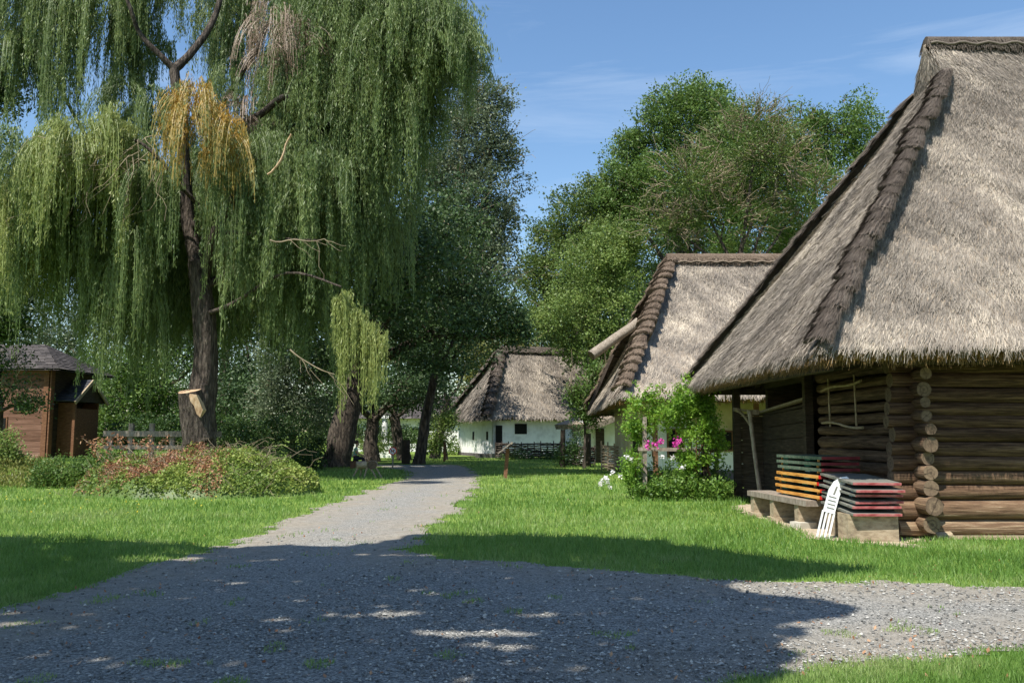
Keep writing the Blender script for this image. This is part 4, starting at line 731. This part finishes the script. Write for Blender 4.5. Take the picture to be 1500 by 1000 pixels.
# (px, py of dome centre, dy, rx px, rz px, hang m, bundles, pale?)
DM = [(35, -20, 2, 60, 40, 3.4, 44, 0), (80, 10, 1, 24, 30, 4.2, 22, 0), (20, 60, 2, 40, 30, 3.0, 30, 0), (150, -30, 2, 60, 40, 4.6, 46, 0), (185, 20, 3, 28, 40, 3.8, 26, 0), (230, 70, 3, 26, 40, 1.9, 14, 0), (290, -20, 2.5, 80, 45, 1.7, 50, 0), (385, -10, 3, 60, 45, 3.4, 46, 0), (330, 60, 3.4, 26, 40, 2.8, 20, 0), (425, 90, 3, 40, 40, 3.2, 30, 0),
      (520, 15, 1, 95, 55, 4.4, 170, 0), (612, 30, 0, 72, 58, 2.7, 110, 0), (535, 125, .5, 70, 60, 3.8, 95, 0), (600, 130, .5, 40, 40, 2.4, 30, 0), (480, 120, .8, 70, 70, 4.2, 110, 0), (655, 60, -.8, 38, 50, 1.7, 46, 0),
      (515, 240, 1, 58, 60, 4.0, 85, 0), (450, 260, -.5, 60, 60, 3.6, 80, 0), (560, 340, 1.2, 26, 36, 2.2, 26, 0), (400, 330, 2, 70, 50, 3.6, 70, 0),
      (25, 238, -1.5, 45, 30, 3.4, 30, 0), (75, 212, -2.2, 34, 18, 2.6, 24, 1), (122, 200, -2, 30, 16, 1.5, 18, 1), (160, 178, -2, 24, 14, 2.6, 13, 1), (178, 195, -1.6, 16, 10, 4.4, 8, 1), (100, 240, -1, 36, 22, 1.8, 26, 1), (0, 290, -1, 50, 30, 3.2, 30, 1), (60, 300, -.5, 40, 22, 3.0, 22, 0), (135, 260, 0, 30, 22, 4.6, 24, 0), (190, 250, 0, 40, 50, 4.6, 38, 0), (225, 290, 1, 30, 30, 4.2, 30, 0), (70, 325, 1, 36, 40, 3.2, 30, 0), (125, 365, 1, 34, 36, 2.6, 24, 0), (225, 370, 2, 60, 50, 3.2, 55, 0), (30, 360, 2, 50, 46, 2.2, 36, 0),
      (180, 400, 0, 34, 36, 3.2, 30, 0), (330, 420, 3, 60, 40, 2.4, 50, 0), (502, 440, -2.6, 9, 8, 2.2, 8, 1), (522, 462, -2.6, 9, 8, 2.4, 8, 1), (538, 482, -2.7, 8, 8, 2.4, 7, 1), (556, 505, -2.7, 8, 8, 1.9, 6, 1), (235, 150, -1.2, 24, 40, 2.2, 7, 0), (335, 110, -1.2, 28, 36, 2.2, 7, 0), (235, 250, -1.6, 26, 30, 2.6, 9, 0), (345, 300, -1.6, 26, 30, 2.4, 7, 0), (380, 230, -1.2, 34, 40, 3.2, 16, 0), (180, 130, 1.5, 30, 30, 2.2, 8, 0), (365, 390, -1.4, 28, 30, 2.6, 9, 0), (200, 330, -1.4, 26, 30, 3.6, 11, 0), (290, 290, 4.5, 75, 60, 3.5, 90, 0), (350, 240, 4.5, 60, 60, 3.0, 60, 0), (225, 170, 5, 50, 40, 2.6, 26, 0), (290, 390, 5, 70, 40, 3, 60, 0), (395, 200, 3, 40, 50, 2.6, 40, 0), (430, 430, 1, 45, 40, 2.2, 35, 0)]
for (x, y, dy, rx, rz, L, nb, pale) in DM:
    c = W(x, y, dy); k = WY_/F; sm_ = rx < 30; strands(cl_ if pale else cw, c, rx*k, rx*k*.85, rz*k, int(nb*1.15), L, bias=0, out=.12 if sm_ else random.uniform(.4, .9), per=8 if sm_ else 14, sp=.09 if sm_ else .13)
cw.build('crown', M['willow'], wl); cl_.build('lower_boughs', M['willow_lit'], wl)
q = MB(); strands(q, W(288, 150, -2.6), .6, .6, .8, 20, 2.0, tg=1, out=.4, per=10); strands(q, W(305, 195, -2.6), .9, .7, .7, 16, 1.9, tg=1, out=.5, per=10); strands(q, W(330, 230, -2), .5, .5, .5, 7, 1.3, tg=1, out=.3, per=10); q.build('yellowed_foliage', M['willow_y'], wl)
q = MB(); strands(q, W(415, 50, -1), 1.0, .8, .6, 26, 1.8, size=.12, per=9); strands(q, W(390, 30, -1), 1.2, .8, .4, 10, 1.0, size=.12, per=6); strands(q, W(352, 170, -.5), .6, .5, .6, 10, 1.2, size=.12); q.build('dead_foliage', M['willow_dead'], wl)

# ---------------- trees ----------------
tree('poplar', 'tall silvery green tree rising beside the right edge of the willow', 640, 48, [(650, 220, 80, 80), (715, 150, 34, 26), (700, 200, 46, 40), (690, 290, 70, 70), (735, 225, 28, 30), (660, 380, 85, 70), (715, 400, 48, 60), (730, 330, 26, 50), (610, 130, 60, 60), (680, 110, 30, 22)], 'leaf_silver', .17, 1.1, .27, base=-5.2, nsub=12, twigs=4, zfork=5, tuft=.36)
tree('shade_tree', 'broad dark tree over the path with a massive leaning trunk', 500, 44, [(560, 440, 90, 90), (640, 480, 90, 80), (700, 450, 62, 70), (480, 480, 80, 80), (580, 340, 90, 80), (450, 380, 80, 80), (745, 480, 30, 40), (600, 400, 80, 60, -6), (520, 420, 80, 70, -7), (650, 330, 60, 60, -5), (440, 440, 60, 60, -7)], 'leaf_shaded', .2, 1.0, .60, base=-9.05, nsub=11, zfork=5.2, lean=.4)
tree('roadside_tree', 'dark trunked tree standing in the shade left of the path bend', 545, 52, [(540, 520, 50, 40), (590, 560, 60, 30), (520, 590, 30, 20), (610, 585, 40, 16), (490, 570, 40, 30)], 'leaf_shaded', .2, .9, .42, base=-8.5, nsub=7)
tree('roadside_tree', 'leaning dark trunk beside the white pillar', 585, 56, [(600, 500, 60, 40), (640, 560, 55, 28), (560, 590, 30, 14)], 'leaf_shaded', .2, .9, .36, base=-7.0, nsub=7, lean=-.8)
tree('roadside_tree', 'upright dark trunk next to the white longhouse', 622, 60, [(650, 480, 60, 50), (690, 520, 40, 30), (620, 560, 30, 20)], 'leaf_shaded', .2, .9, .3, base=-5.4, nsub=8, lean=.6)
tree('leafy_sapling', 'bright green sapling left of the white longhouse', 655, 56, [(648, 632, 18, 22), (636, 650, 12, 12), (656, 616, 9, 10)], 'leaf_lime', .18, .9, .07, nsub=6, tuft=.3)
tree('hanging_willow', 'smaller drooping pale tree behind the longhouse roof', 720, 78, [(720, 500, 40, 36), (700, 540, 35, 40), (750, 530, 40, 30)], 'leaf_olive', .28, 1, .3, nsub=9)
tree('valley_tree', 'mid green tree in the gap behind the thatched longhouse', 800, 88, [(800, 470, 60, 60), (860, 490, 60, 50), (750, 480, 50, 45)], 'leaf_deep', .3, 1, .4, nsub=9)
tree('yard_tree', 'light green tree with dense small leaves left of the farmhouse roof', 870, 62, [(870, 400, 60, 60), (905, 470, 50, 60), (840, 470, 60, 60), (900, 360, 45, 38), (870, 520, 50, 30)], 'leaf_lime', .2, 1.2, .35, nsub=12, tuft=.34, bias=-.08)
tree('round_tree', 'broad rounded tree with rusty tinged leaves forming the left shoulder of the wood', 840, 74, [(850, 330, 66, 52), (805, 370, 44, 50), (890, 300, 55, 44), (800, 430, 44, 55), (850, 400, 70, 60), (920, 300, 45, 50)], 'leaf_wood', .24, 1.1, .4, nsub=12, bias=-.05)
tree('tall_oak', 'tallest dark green tree standing behind the farmhouse ridge', 1010, 72, [(1010, 185, 75, 58), (950, 235, 60, 55), (1060, 220, 70, 60), (920, 290, 65, 50), (1000, 290, 90, 60), (975, 165, 34, 34), (925, 215, 28, 24), (1090, 280, 80, 60), (1030, 160, 45, 35)], 'leaf_mid', .24, 1.1, .5, nsub=12)
tree('gnarled_tree', 'half bare gnarled tree with ochre twigs in front of the dark wood', 1080, 58, [(1080, 225, 85, 60), (1010, 270, 66, 50), (1140, 240, 60, 60), (1060, 320, 100, 50), (980, 330, 50, 40), (1180, 290, 60, 55), (1110, 175, 45, 26)], 'leaf_wood', .17, .7, .35, nsub=10, twigs=38, bark='bark')
tree('wood_edge_tree', 'green leafy tree behind the barn roof at the right end of the wood', 1230, 66, [(1240, 190, 55, 48), (1190, 220, 50, 50), (1275, 230, 60, 60), (1200, 330, 80, 80), (1120, 370, 80, 60), (1130, 260, 75, 60), (1080, 220, 55, 50), (1170, 190, 40, 34)], 'leaf_mid', .22, 1.0, .4, nsub=11, twigs=3)
tree('wood_edge_tree', 'dark tree filling the wood behind the farmhouse ridge line', 1060, 84, [(1100, 380, 110, 70), (960, 400, 90, 70), (1030, 320, 90, 60)], 'leaf_deep', .3, 1.0, .4, nsub=11)
tree('back_tree', 'hazy dark tree far behind the longhouse', 920, 105, [(900, 450, 90, 80), (800, 500, 90, 60), (1000, 480, 90, 80)], 'leaf_deep', .36, 1.0, .4, nsub=10)
tree('back_tree', 'dark woodland tree behind the cottage beyond the path', 600, 100, [(600, 470, 90, 80), (680, 500, 80, 70), (520, 500, 80, 70), (730, 560, 50, 40)], 'leaf_deep', .36, 1.0, .4, nsub=10)
tree('small_apple_tree', 'small leafy tree pressed between the longhouse and the farmhouse eave', 855, 42, [(862, 572, 16, 22), (850, 600, 15, 16), (874, 548, 10, 12), (868, 612, 11, 10), (842, 580, 9, 12)], 'leaf_mid', .14, .75, .07, nsub=7, tuft=.26, twigs=3)
tree('shade_side_tree', 'dark tree cropped by the left edge of the picture', 0, 33, [(-30, 200, 50, 80), (-15, 330, 50, 70), (-25, 440, 55, 60), (10, 470, 40, 40), (0, 130, 22, 24)], 'leaf_deep', .17, 1.0, .4, base=-21, nsub=9)
tree('side_tree', 'dim green boughs drooping across the wall of the left log house', 5, 34, [(15, 560, 34, 34), (0, 520, 40, 34), (45, 590, 18, 12)], 'leaf_deep', .12, .45, .2, base=-20.6, nsub=7, tuft=.3, twigs=5)
tree('woodland_tree', 'dense green tree behind the left log house roof', 60, 60, [(60, 470, 80, 50), (-20, 430, 80, 70), (110, 500, 60, 40)], 'leaf_silver', .22, 1, .4, nsub=9, bias=-.1)
tree('woodland_tree', 'leafy dark tree right behind the log house porch', 190, 55, [(190, 590, 45, 50), (170, 540, 50, 40), (225, 560, 45, 50), (150, 620, 26, 30), (240, 620, 40, 35)], 'leaf_mid', .2, 1.1, .3, nsub=10)
tree('woodland_tree', 'round dark tree seen under the willow curtain left of its trunk', 240, 66, [(240, 480, 70, 60), (180, 460, 60, 50), (300, 500, 70, 60)], 'leaf_shaded', .24, 1, .4, nsub=10)
tree('woodland_tree', 'dark tree right of the willow trunk behind its curtain', 380, 62, [(360, 460, 80, 60), (430, 440, 80, 60), (340, 560, 60, 50)], 'leaf_shaded', .24, 1, .4, nsub=10)
tree('silver_shrub_tree', 'sunlit silvery shrub tree between the willow trunk and the dark trunk', 430, 47, [(430, 560, 45, 50), (400, 600, 35, 40), (450, 610, 40, 35), (410, 520, 34, 34), (455, 540, 26, 34)], 'leaf_silver', .16, 1.1, .18, nsub=9, tuft=.32)
tree('woodland_tree', 'tall dark tree far behind the willow crown', 330, 80, [(330, 400, 100, 60), (230, 420, 90, 50), (450, 370, 90, 80)], 'leaf_shaded', .3, 1, .4, nsub=10)
tree('woodland_tree', 'dark foliage closing the far left background', -60, 75, [(-80, 480, 110, 90), (60, 560, 80, 60), (-150, 350, 90, 90)], 'leaf_shaded', .3, 1, .4, nsub=9)
tree('woodland_tree', 'low dark tree closing the gap under the willow', 330, 58, [(330, 600, 60, 45), (270, 610, 50, 40), (390, 620, 50, 35)], 'leaf_shaded', .22, 1, .3, nsub=9)
dw = MB()
for k in range(150):
    x = -150+k*2.1+random.uniform(-2, 2); Y = random.uniform(118, 140); h = random.uniform(7, 12)*(1.35 if x < -12 else .8 if abs(x) < 12 else 1); clumpleaves(dw, (x, Y, h*.55), (4.5, 4, h*.55), 110, 14, .5, .8, .6, 0, R.uniform(-.15, .15))
stuff(dw.build('distant_wood', M['leaf_shaded']), 'distant dark wood closing the horizon behind all the buildings', 'wood')
# ---------------- bushes and plants ----------------
tree('green_bush', 'dark green bush at the left foot of the overgrown mound', 95, 27, [(95, 695, 34, 22), (125, 700, 26, 16), (70, 705, 20, 12), (150, 685, 26, 20)], 'leaf_mid', .09, 1.0, 0, nsub=8, tuft=.2, cat='bush')
tree('young_shrub', 'pale green shrub in front of the left log house', 12, 30, [(8, 655, 14, 20), (18, 672, 16, 12), (2, 680, 18, 10)], 'leaf_lime', .10, 1.0, 0, nsub=6, tuft=.2, cat='bush')
tree('path_bush', 'dark bush by the dark trunk left of the path', 455, 40, [(440, 670, 22, 16), (458, 680, 16, 12)], 'leaf_deep', .12, 1.0, 0, nsub=6, tuft=.22, cat='bush')
tree('path_bush', 'yellow green bush behind the seated person', 560, 58, [(565, 650, 20, 14), (540, 655, 18, 12)], 'leaf_lime', .14, 1.0, 0, nsub=6, tuft=.25, cat='bush')
tree('path_bush', 'low hedge of mixed shrubs across the end of the path', 610, 70, [(600, 645, 26, 14), (630, 650, 20, 12), (570, 640, 20, 16), (660, 655, 22, 14), (500, 640, 30, 22)], 'leaf_mid', .18, 1.0, 0, nsub=6, tuft=.3, cat='bush')
tree('wall_shrub', 'leafy weeds along the wattle fence of the longhouse', 780, 57, [(760, 668, 26, 6), (810, 668, 26, 6)], 'leaf_deep', .14, 1.0, 0, nsub=5, tuft=.22, cat='bush')
tree('fence_shrub', 'dark twiggy shrub next to the thick gatepost', 838, 44, [(845, 650, 14, 26), (830, 668, 16, 16)], 'leaf_deep', .12, .8, 0, nsub=6, tuft=.22, cat='bush')
tree('undergrowth_bush', 'dark undergrowth between the willow trunk and the leaning dark trunk', 400, 43, [(385, 640, 34, 24), (430, 635, 34, 28), (350, 635, 26, 22), (455, 655, 18, 16)], 'leaf_deep', .14, 1.0, 0, nsub=7, tuft=.26, cat='bush')
tree('undergrowth_bush', 'dark shrubbery behind the timber railing', 230, 42, [(215, 630, 34, 26), (255, 632, 28, 24), (180, 640, 26, 20), (310, 635, 30, 24)], 'leaf_deep', .14, 1.0, 0, nsub=7, tuft=.26, cat='bush')
tree('undergrowth_bush', 'shadowy shrubs filling the gap behind the seated person', 520, 62, [(500, 620, 30, 28), (545, 632, 16, 20), (470, 615, 30, 30), (592, 640, 12, 14), (632, 630, 16, 22), (580, 600, 30, 10), (645, 600, 22, 12)], 'leaf_shaded', .18, 1.0, 0, nsub=6, tuft=.3, cat='bush')
# overgrown mound
mr_ = thing('overgrown_mound', 'low wide mound overgrown with creeper, green at its ends and dry brown on top', 'bush', (-8.8, 24.4, 0))
mc = MB(); md_ = MB(); stem = MB()
def moundh(x, y):   # local
    e = 1-(x/3.35)**2-((y)/2.3)**2; return np.clip(e, 0, 1)**.5*(1.0+.55*(fbm(x*.9+5, y*.9+3, 3, 41)-.5)*1.6+.12*np.exp(-((x-1.2)/1.5)**2))
n = 60000; x = rnds(n, -3.4, 3.4); y = rnds(n, -2.35, 2.35); h = moundh(x, y); k = h > .02; x, y, h = x[k], y[k], h[k]; n = len(x)
p = np.stack([x, y, h+R.normal(0, .07, n)+(fbm(x*4, y*4, 2, 50)-.5)*.35], -1)
dry = fbm(x*1.3, y*1.3+2, 3, 61)+.28*np.exp(-((x+.5)/1.7)**2)*(h > .55)-.12*(x > 1.2)+(rnds(n)-.5)*.25; dm = dry > .68
mc.quads(leafq(p[~dm], .075, .7, up=.6), np.clip(rnds((~dm).sum())*.6+.2+(fbm(x*2, y*2, 2, 71)[~dm]-.5)*.8, 0, 1)); md_.quads(leafq(p[dm], .07, .5, up=.4), rnds(dm.sum()))
xs = np.linspace(-3.34, 3.34, 60); V, Q = grid(xs, np.linspace(-2.29, 2.29, 40), lambda a, b: moundh(a, b)-.07); mc.add(V, Q, .1, 0, True)
for k in range(260):
    a = A(random.uniform(-3, 2.6), random.uniform(-2, 1.5), 0); a[2] = moundh(a[0:1], a[1:2])[0]-.05; d = A(R.normal(0, .5), R.normal(0, .3), random.uniform(.05, .55)); limb(stem, a, a+d, .008, .004, .25, 3, 6)
for k in range(9):
    a = A(-1.9+random.uniform(-.8, .8), -.3, .9); e = a+A(random.uniform(-1., .5), 0, random.uniform(.4, .95)); pp = limb(stem, a, e, .012, .006, .2, 4, 8); c = np.repeat(pp[3:], 9, 0)+R.normal(0, .07, (len(pp[3:])*9, 3)); md_.quads(leafq(c, .09, .5), rnds(len(c)))
mc.build('creeper_leaves', M['leaf_ivy'], mr_); md_.build('dry_leaves', M['leaf_brown'], mr_); stem.build('stems', M['twig'], mr_)
# bank of dry grass and weeds at far left
bk = MB(); n = 9000; x = rnds(n, -19, -12.6); y = rnds(n, 26.5, 31); hh = gz(x, y); p = np.stack([x, y, hh+rnds(n, 0, .35)], -1); bk.quads(leafq(p, .13, .3, ax=A(0, 0, 1)*np.ones((n, 1)), spread=.6), rnds(n, .1, .9)); stuff(bk.build('bank_weeds', M['leaf_olive']), 'dry weeds and rough grass on the bank below the left log house', 'weeds')

# rose arbour
ra = thing('wooden_trellis', 'grey wooden trellis frame inside the bright green rose bush', 'trellis', (4.6, 22.2, 0))
def rw(px, py, Y=22.2): return P(px, py, Y)-A(4.6, 22.2, 0)
for x, h, Y in ((3.38, 2.1, 22.0), (4.62, 1.9, 22.4), (5.35, 1.6, 22.6)): q = MB(); q.beam((x-4.6, Y-22.2, 0), (x-4.6+.02, Y-22.2, h), .10, .10, .6, up=(0, 1, 0)); q.build('post', M['wood_grey'], ra)
q = MB(); q.beam((3.22-4.6, -.27, 1.28), (4.7-4.6, -.1, 1.26), .07, .09, .6); q.beam((4.6-4.6, .1, 1.25), (5.4-4.6, .4, 1.22), .07, .09, .6); q.build('rail', M['wood_grey'], ra)
rb = thing('rose_bush', 'bright yellow green climbing bush over the trellis with pink blooms', 'bush', (4.6, 22.2, 0))
lf = MB(); stm = MB()
RB = ((940, 610, 30, 36), (968, 602, 28, 28), (1000, 592, 26, 26), (1012, 575, 12, 20), (1036, 618, 24, 36), (1045, 652, 18, 30), (1015, 640, 24, 26), (930, 640, 20, 26), (1030, 600, 24, 20), (1010, 675, 22, 18), (925, 680, 14, 24))
for k in range(175):
    b_ = random.choice(RB); d = unit(1)[0]; k_ = random.random()**.45*1.02; c = rw(b_[0]+d[0]*b_[2]*k_, b_[1]-d[2]*b_[3]*k_, 22.2+d[1]*.4); rr = random.uniform(.05, .16); clumpleaves(lf, c, (rr*1.3, rr*1.2, rr*.8), random.randint(3, 8), 13, random.uniform(.06, .10), .07, .6, 0, R.uniform(-.22, .2))
for k in range(95):
    a = rw(random.uniform(925, 1045), random.uniform(575, 640)); e = a+A(random.uniform(-.4, .4), random.uniform(-.2, .2), random.uniform(.1, .4)); pp = limb(stm, a, e, .01, .005, .2, 3, 6); c = np.repeat(pp, 7, 0)+R.normal(0, .04, (len(pp)*7, 3)); lf.quads(leafq(c, .075, .6), rnds(len(c), .3, 1))
for (a, b) in (((935, 725), (940, 640)), ((985, 728), (955, 660)), ((1020, 728), (1020, 640)), ((1040, 728), (1050, 640)), ((1010, 728), (990, 620)), ((1015, 728), (1035, 640))): limb(stm, rw(*a), rw(*b), .03, .012, .12, 6, 9)
rt = tag(lf.build('foliage', M['leaf_rose'], rb), 'x'); del rt['label']; stm.build('stems', M['wood_brown'], rb)
q = MB()
for (px, py) in ((962, 650), (968, 647), (990, 650), (994, 645), (948, 653)): q = MB(); c = rw(px, py, 21.7); q.quads(leafq(c+R.normal(0, .05, (26, 3)), .07, .9), rnds(26)); q.build('pink_flower', M['petal_p'], rb)
fb = thing('flower_bed', 'leafy green flower bed with white phlox at the foot of the rose bush', 'plants', (4.4, 21.9, 0)); lf = MB(); fl = MB(); st_ = MB()
def gloc(px, py): g = G(px, py); return A(g[0]-4.4, g[1]-21.9, 0)
for k in range(260):
    x = random.uniform(-1.3, 1.15); y = random.uniform(-.45, .9); h = random.uniform(.3, .7)*(1-.3*abs(x))+max(0, y)*.7*random.random(); a = A(x, y, 0); e = a+A(R.normal(0, .1), R.normal(0, .08), h); pp = limb(st_, a, e, .008, .004, .1, 3, 7)
    c = np.repeat(pp[1:], 10, 0)+R.normal(0, .05, (len(pp[1:])*10, 3)); lf.quads(leafq(c, .10, .42), rnds(len(c), .0, .85))
for (px, py, z) in ((890, 706, .38), (888, 700, .5), (893, 712, .3), (884, 703, .42), (925, 672, .95), (918, 668, 1.0), (897, 692, .5), (985, 670, .9), (970, 668, .95), (1000, 685, .6), (908, 697, .55), (880, 710, .3)):
    c = P(px, py, 21.6)-A(4.4, 21.9, 0); fl = MB(); fl.quads(leafq(c+R.normal(0, .03, (22, 3)), .05, .9), rnds(22)); fl.build('white_flower', M['petal_w'], fb); limb(st_, A(c[0]+.1, c[1], 0), c, .006, .004, .1, 3, 5)
lf.build('foliage', M['leaf_bed'], fb); st_.build('stems', M['leaf_rose'], fb)
wd_ = MB()
for (px, py, s) in ((1075, 725, .25), (1090, 728, .2), (1062, 722, .2), (1165, 735, .08), (1100, 726, .15), (1050, 712, .3)):
    c = G(px, py)+A(0, 0, s*.5); n = int(500*s+30); wd_.quads(leafq(c+R.normal(0, 1, (n, 3))*A(s*.8, s*.8, s*.4), .07, .4), rnds(n))
tag(wd_.build('weeds', M['leaf_mid']), 'low weeds growing along the foot of the plank pen', 'weeds')

# shade tree standing beside the photographer (its shadow falls across the foreground)
SH = pts([(-700, 800), (-300, 775), (0, 787), (200, 793), (330, 802), (450, 800), (560, 797), (610, 785), (720, 786), (850, 787), (960, 793), (1060, 806), (1160, 820), (1262, 833), (1180, 845), (1080, 852), (1090, 868), (1200, 880), (1262, 893), (1190, 903), (1160, 915), (1230, 925), (1130, 945), (1140, 975), (1110, 1000), (1080, 1080)])
SH = np.array([p_[:2] for p_ in SH]+[A(.8, 1.0), A(-12, 0)])
cs = thing('overhead_tree', 'tall leafy tree beside the photographer whose shade covers the near gravel', 'tree', (-9.5, -.5, 0))
n = 100000; x = rnds(n, -17, 6); y = rnds(n, 0, 14.6); sdv = sdist(SH, x, y)+(fbm(x*1.4, y*1.4, 3, 81)-.5)*.7
hole = fbm(x*.9+3, y*2.6, 3, 91)+.03*np.exp(-((y-7.6)/1.0)**2)*(x > -4)*(x < 2.5)+.05*(x < -4)*(y > 10)+.02
k = (sdv < 0) & (hole < .77); x, y = x[k], y[k]; z = 9.6+1.1*fbm(x*.5, y*.5, 2, 7)+R.normal(0, .35, len(x)); hz = z/SUN[2]
pc_ = np.stack([x, y, 0*x], -1)+SUN*hz[:, None]-A(-9.5, -.5, 0); lf = MB(); lf.quads(leafq(pc_, .30, .7, up=1.2), rnds(len(x)))
lf.build('crown', M['leaf_deep'], cs); tk = MB(); fk = A(.3, -.2, 7); limb(tk, A(0, 0, -.1), fk, .5, .35, .04, 12, 10)
for k in range(14): q_ = pc_[random.randrange(len(pc_))]; limb(tk, fk, q_-A(0, 0, .3), .14, .03, .1, 6, 9)
tk.build('trunk', M['bark'], cs)

# ---------------- grass, gravel, litter ----------------
def region(n, px0, px1, py0, py1):   # roughly even cover as the lawn recedes: sample in (1/distance) so near and far get blades
    px = rnds(n, px0, px1); py = rnds(n, py0, py1); a = (px-750)/F; b = -(py-500)/F
    yy = math.cos(PITCH)-b*math.sin(PITCH); zz = math.sin(PITCH)+b*math.cos(PITCH); t = -HEYE/zz; return a*t, yy*t
nb = 420000; x, y = region(nb, -120, 1620, 668, 1130)
sdv = road_sd(x, y); k = (sdv > R.normal(.02, .07, nb)) & (dirt_sd(x, y) > .02) & (y < 60) & ~((x > 6.3) & (y > 13.7) & (y < 23)) & ~((x > 4.9) & (y > 31)) & ~((np.abs(x+8.8) < 2.9) & (np.abs(y-24.4) < 1.8))
tuf = (sdv < -.3) & (sdv > -6) & (fbm(x*2.2, y*2.2, 3, 55) > .74) & (rnds(nb) < .4); k = k | (tuf & (y < 25))
x, y = x[k], y[k]; n = len(x); sdv = sdv[k]; sc = np.clip(y/9, .8, 6)
h = (.035+.04*rnds(n))*np.clip(sc, .8, 2.2)**.55*(.75+.6*fbm(x*.8, y*.8, 3, 77)); h *= np.where(sdv < .25, .6, 1); wd = .0042*sc**.9
a = rnds(n, 0, 2*np.pi); dv = np.stack([np.cos(a), np.sin(a), 0*a], -1); c = np.stack([x, y, gz(x, y)+.0], -1)
ln_ = np.stack([R.normal(0, .35, n)*h, R.normal(0, .35, n)*h, h], -1); mid = c+ln_*.55+dv[:, [1, 0, 2]]*(h*.08)[:, None]
rn = np.clip(.55*rnds(n)+.1+.95*fbm(x*.45, y*.45, 4, 66)-.1+np.where(sdv < .5, .18, 0)-.16+.25*(fbm(x*3, y*3, 2, 67) > .68), 0, 1); gm = MB()
ww = wd[:, None]; gm.quads(np.stack([c-dv*ww, c+dv*ww, mid+dv*ww*.8, mid-dv*ww*.8], 1), rn); V = np.stack([mid-dv*ww*.8, mid+dv*ww*.8, c+ln_*1.15], 1); gm.add(V.reshape(-1, 3), np.arange(3*n).reshape(n, 3), rn)
stuff(gm.build('grass', M['grass']), 'short mown green grass of the lawns on both sides of the path', 'grass')
ns = 190000; x, y = region(ns, -100, 1600, 765, 1100); sdv = road_sd(x, y); dens = .35+.65*(fbm(x*.8, y*.8, 3, 12) > .45)
k = (sdv < .05) & (rnds(ns) < dens) & ((x > -1.5-.25*(12-y)) | (rnds(ns) < .35)) & (y < 14); x, y = x[k], y[k]; n = len(x); s = (.003+.016*rnds(n)**8)*(.75+y/22)
bs = nrm(A([1, 0, 0], [-1, 0, 0], [0, 1, 0], [0, -1, 0], [0, 0, 1], [0, 0, -1])); f8 = np.array([(0, 2, 4), (2, 1, 4), (1, 3, 4), (3, 0, 4), (2, 0, 5), (1, 2, 5), (3, 1, 5), (0, 3, 5)])
ro = rnds(n, 0, 6.3); V = bs[None]*(s[:, None, None]*R.uniform(.6, 1.5, (n, 6, 1))*np.stack([np.ones(n), rnds(n, .6, 1), rnds(n, .3, .7)], -1)[:, None]); cx, sx = np.cos(ro)[:, None], np.sin(ro)[:, None]
V = np.stack([V[..., 0]*cx-V[..., 1]*sx, V[..., 0]*sx+V[..., 1]*cx, V[..., 2]], -1)+np.stack([x, y, .012+s*.3], -1)[:, None]
gv = MB(); gv.add(V.reshape(-1, 3), (f8[None]+6*np.arange(n)[:, None, None]).reshape(-1, 3), np.repeat(rnds(n), 8)); stuff(gv.build('gravel', M['stone']), 'loose grey gravel and small stones strewn over the near track', 'gravel')
dl = MB(); n = 700; x, y = region(n, 0, 1500, 700, 1000); dl.quads(leafq(np.stack([x, y, .02+.01*rnds(n)], -1), .04, .6, up=4), rnds(n)); stuff(dl.build('fallen_leaves', M['leaf_brown']), 'scattered dry fallen leaves on grass and gravel', 'leaves')
df = MB(); n = 60; x, y = region(n, 0, 330, 715, 760); c = np.stack([x, y, .07+.02*rnds(n)], -1); df.quads(leafq(np.repeat(c, 3, 0)+R.normal(0, .01, (3*n, 3)), .035, .9, up=3), rnds(3*n)); stuff(df.build('dandelions', M['petal_y']), 'tiny yellow flowers dotted in the left lawn', 'flowers')
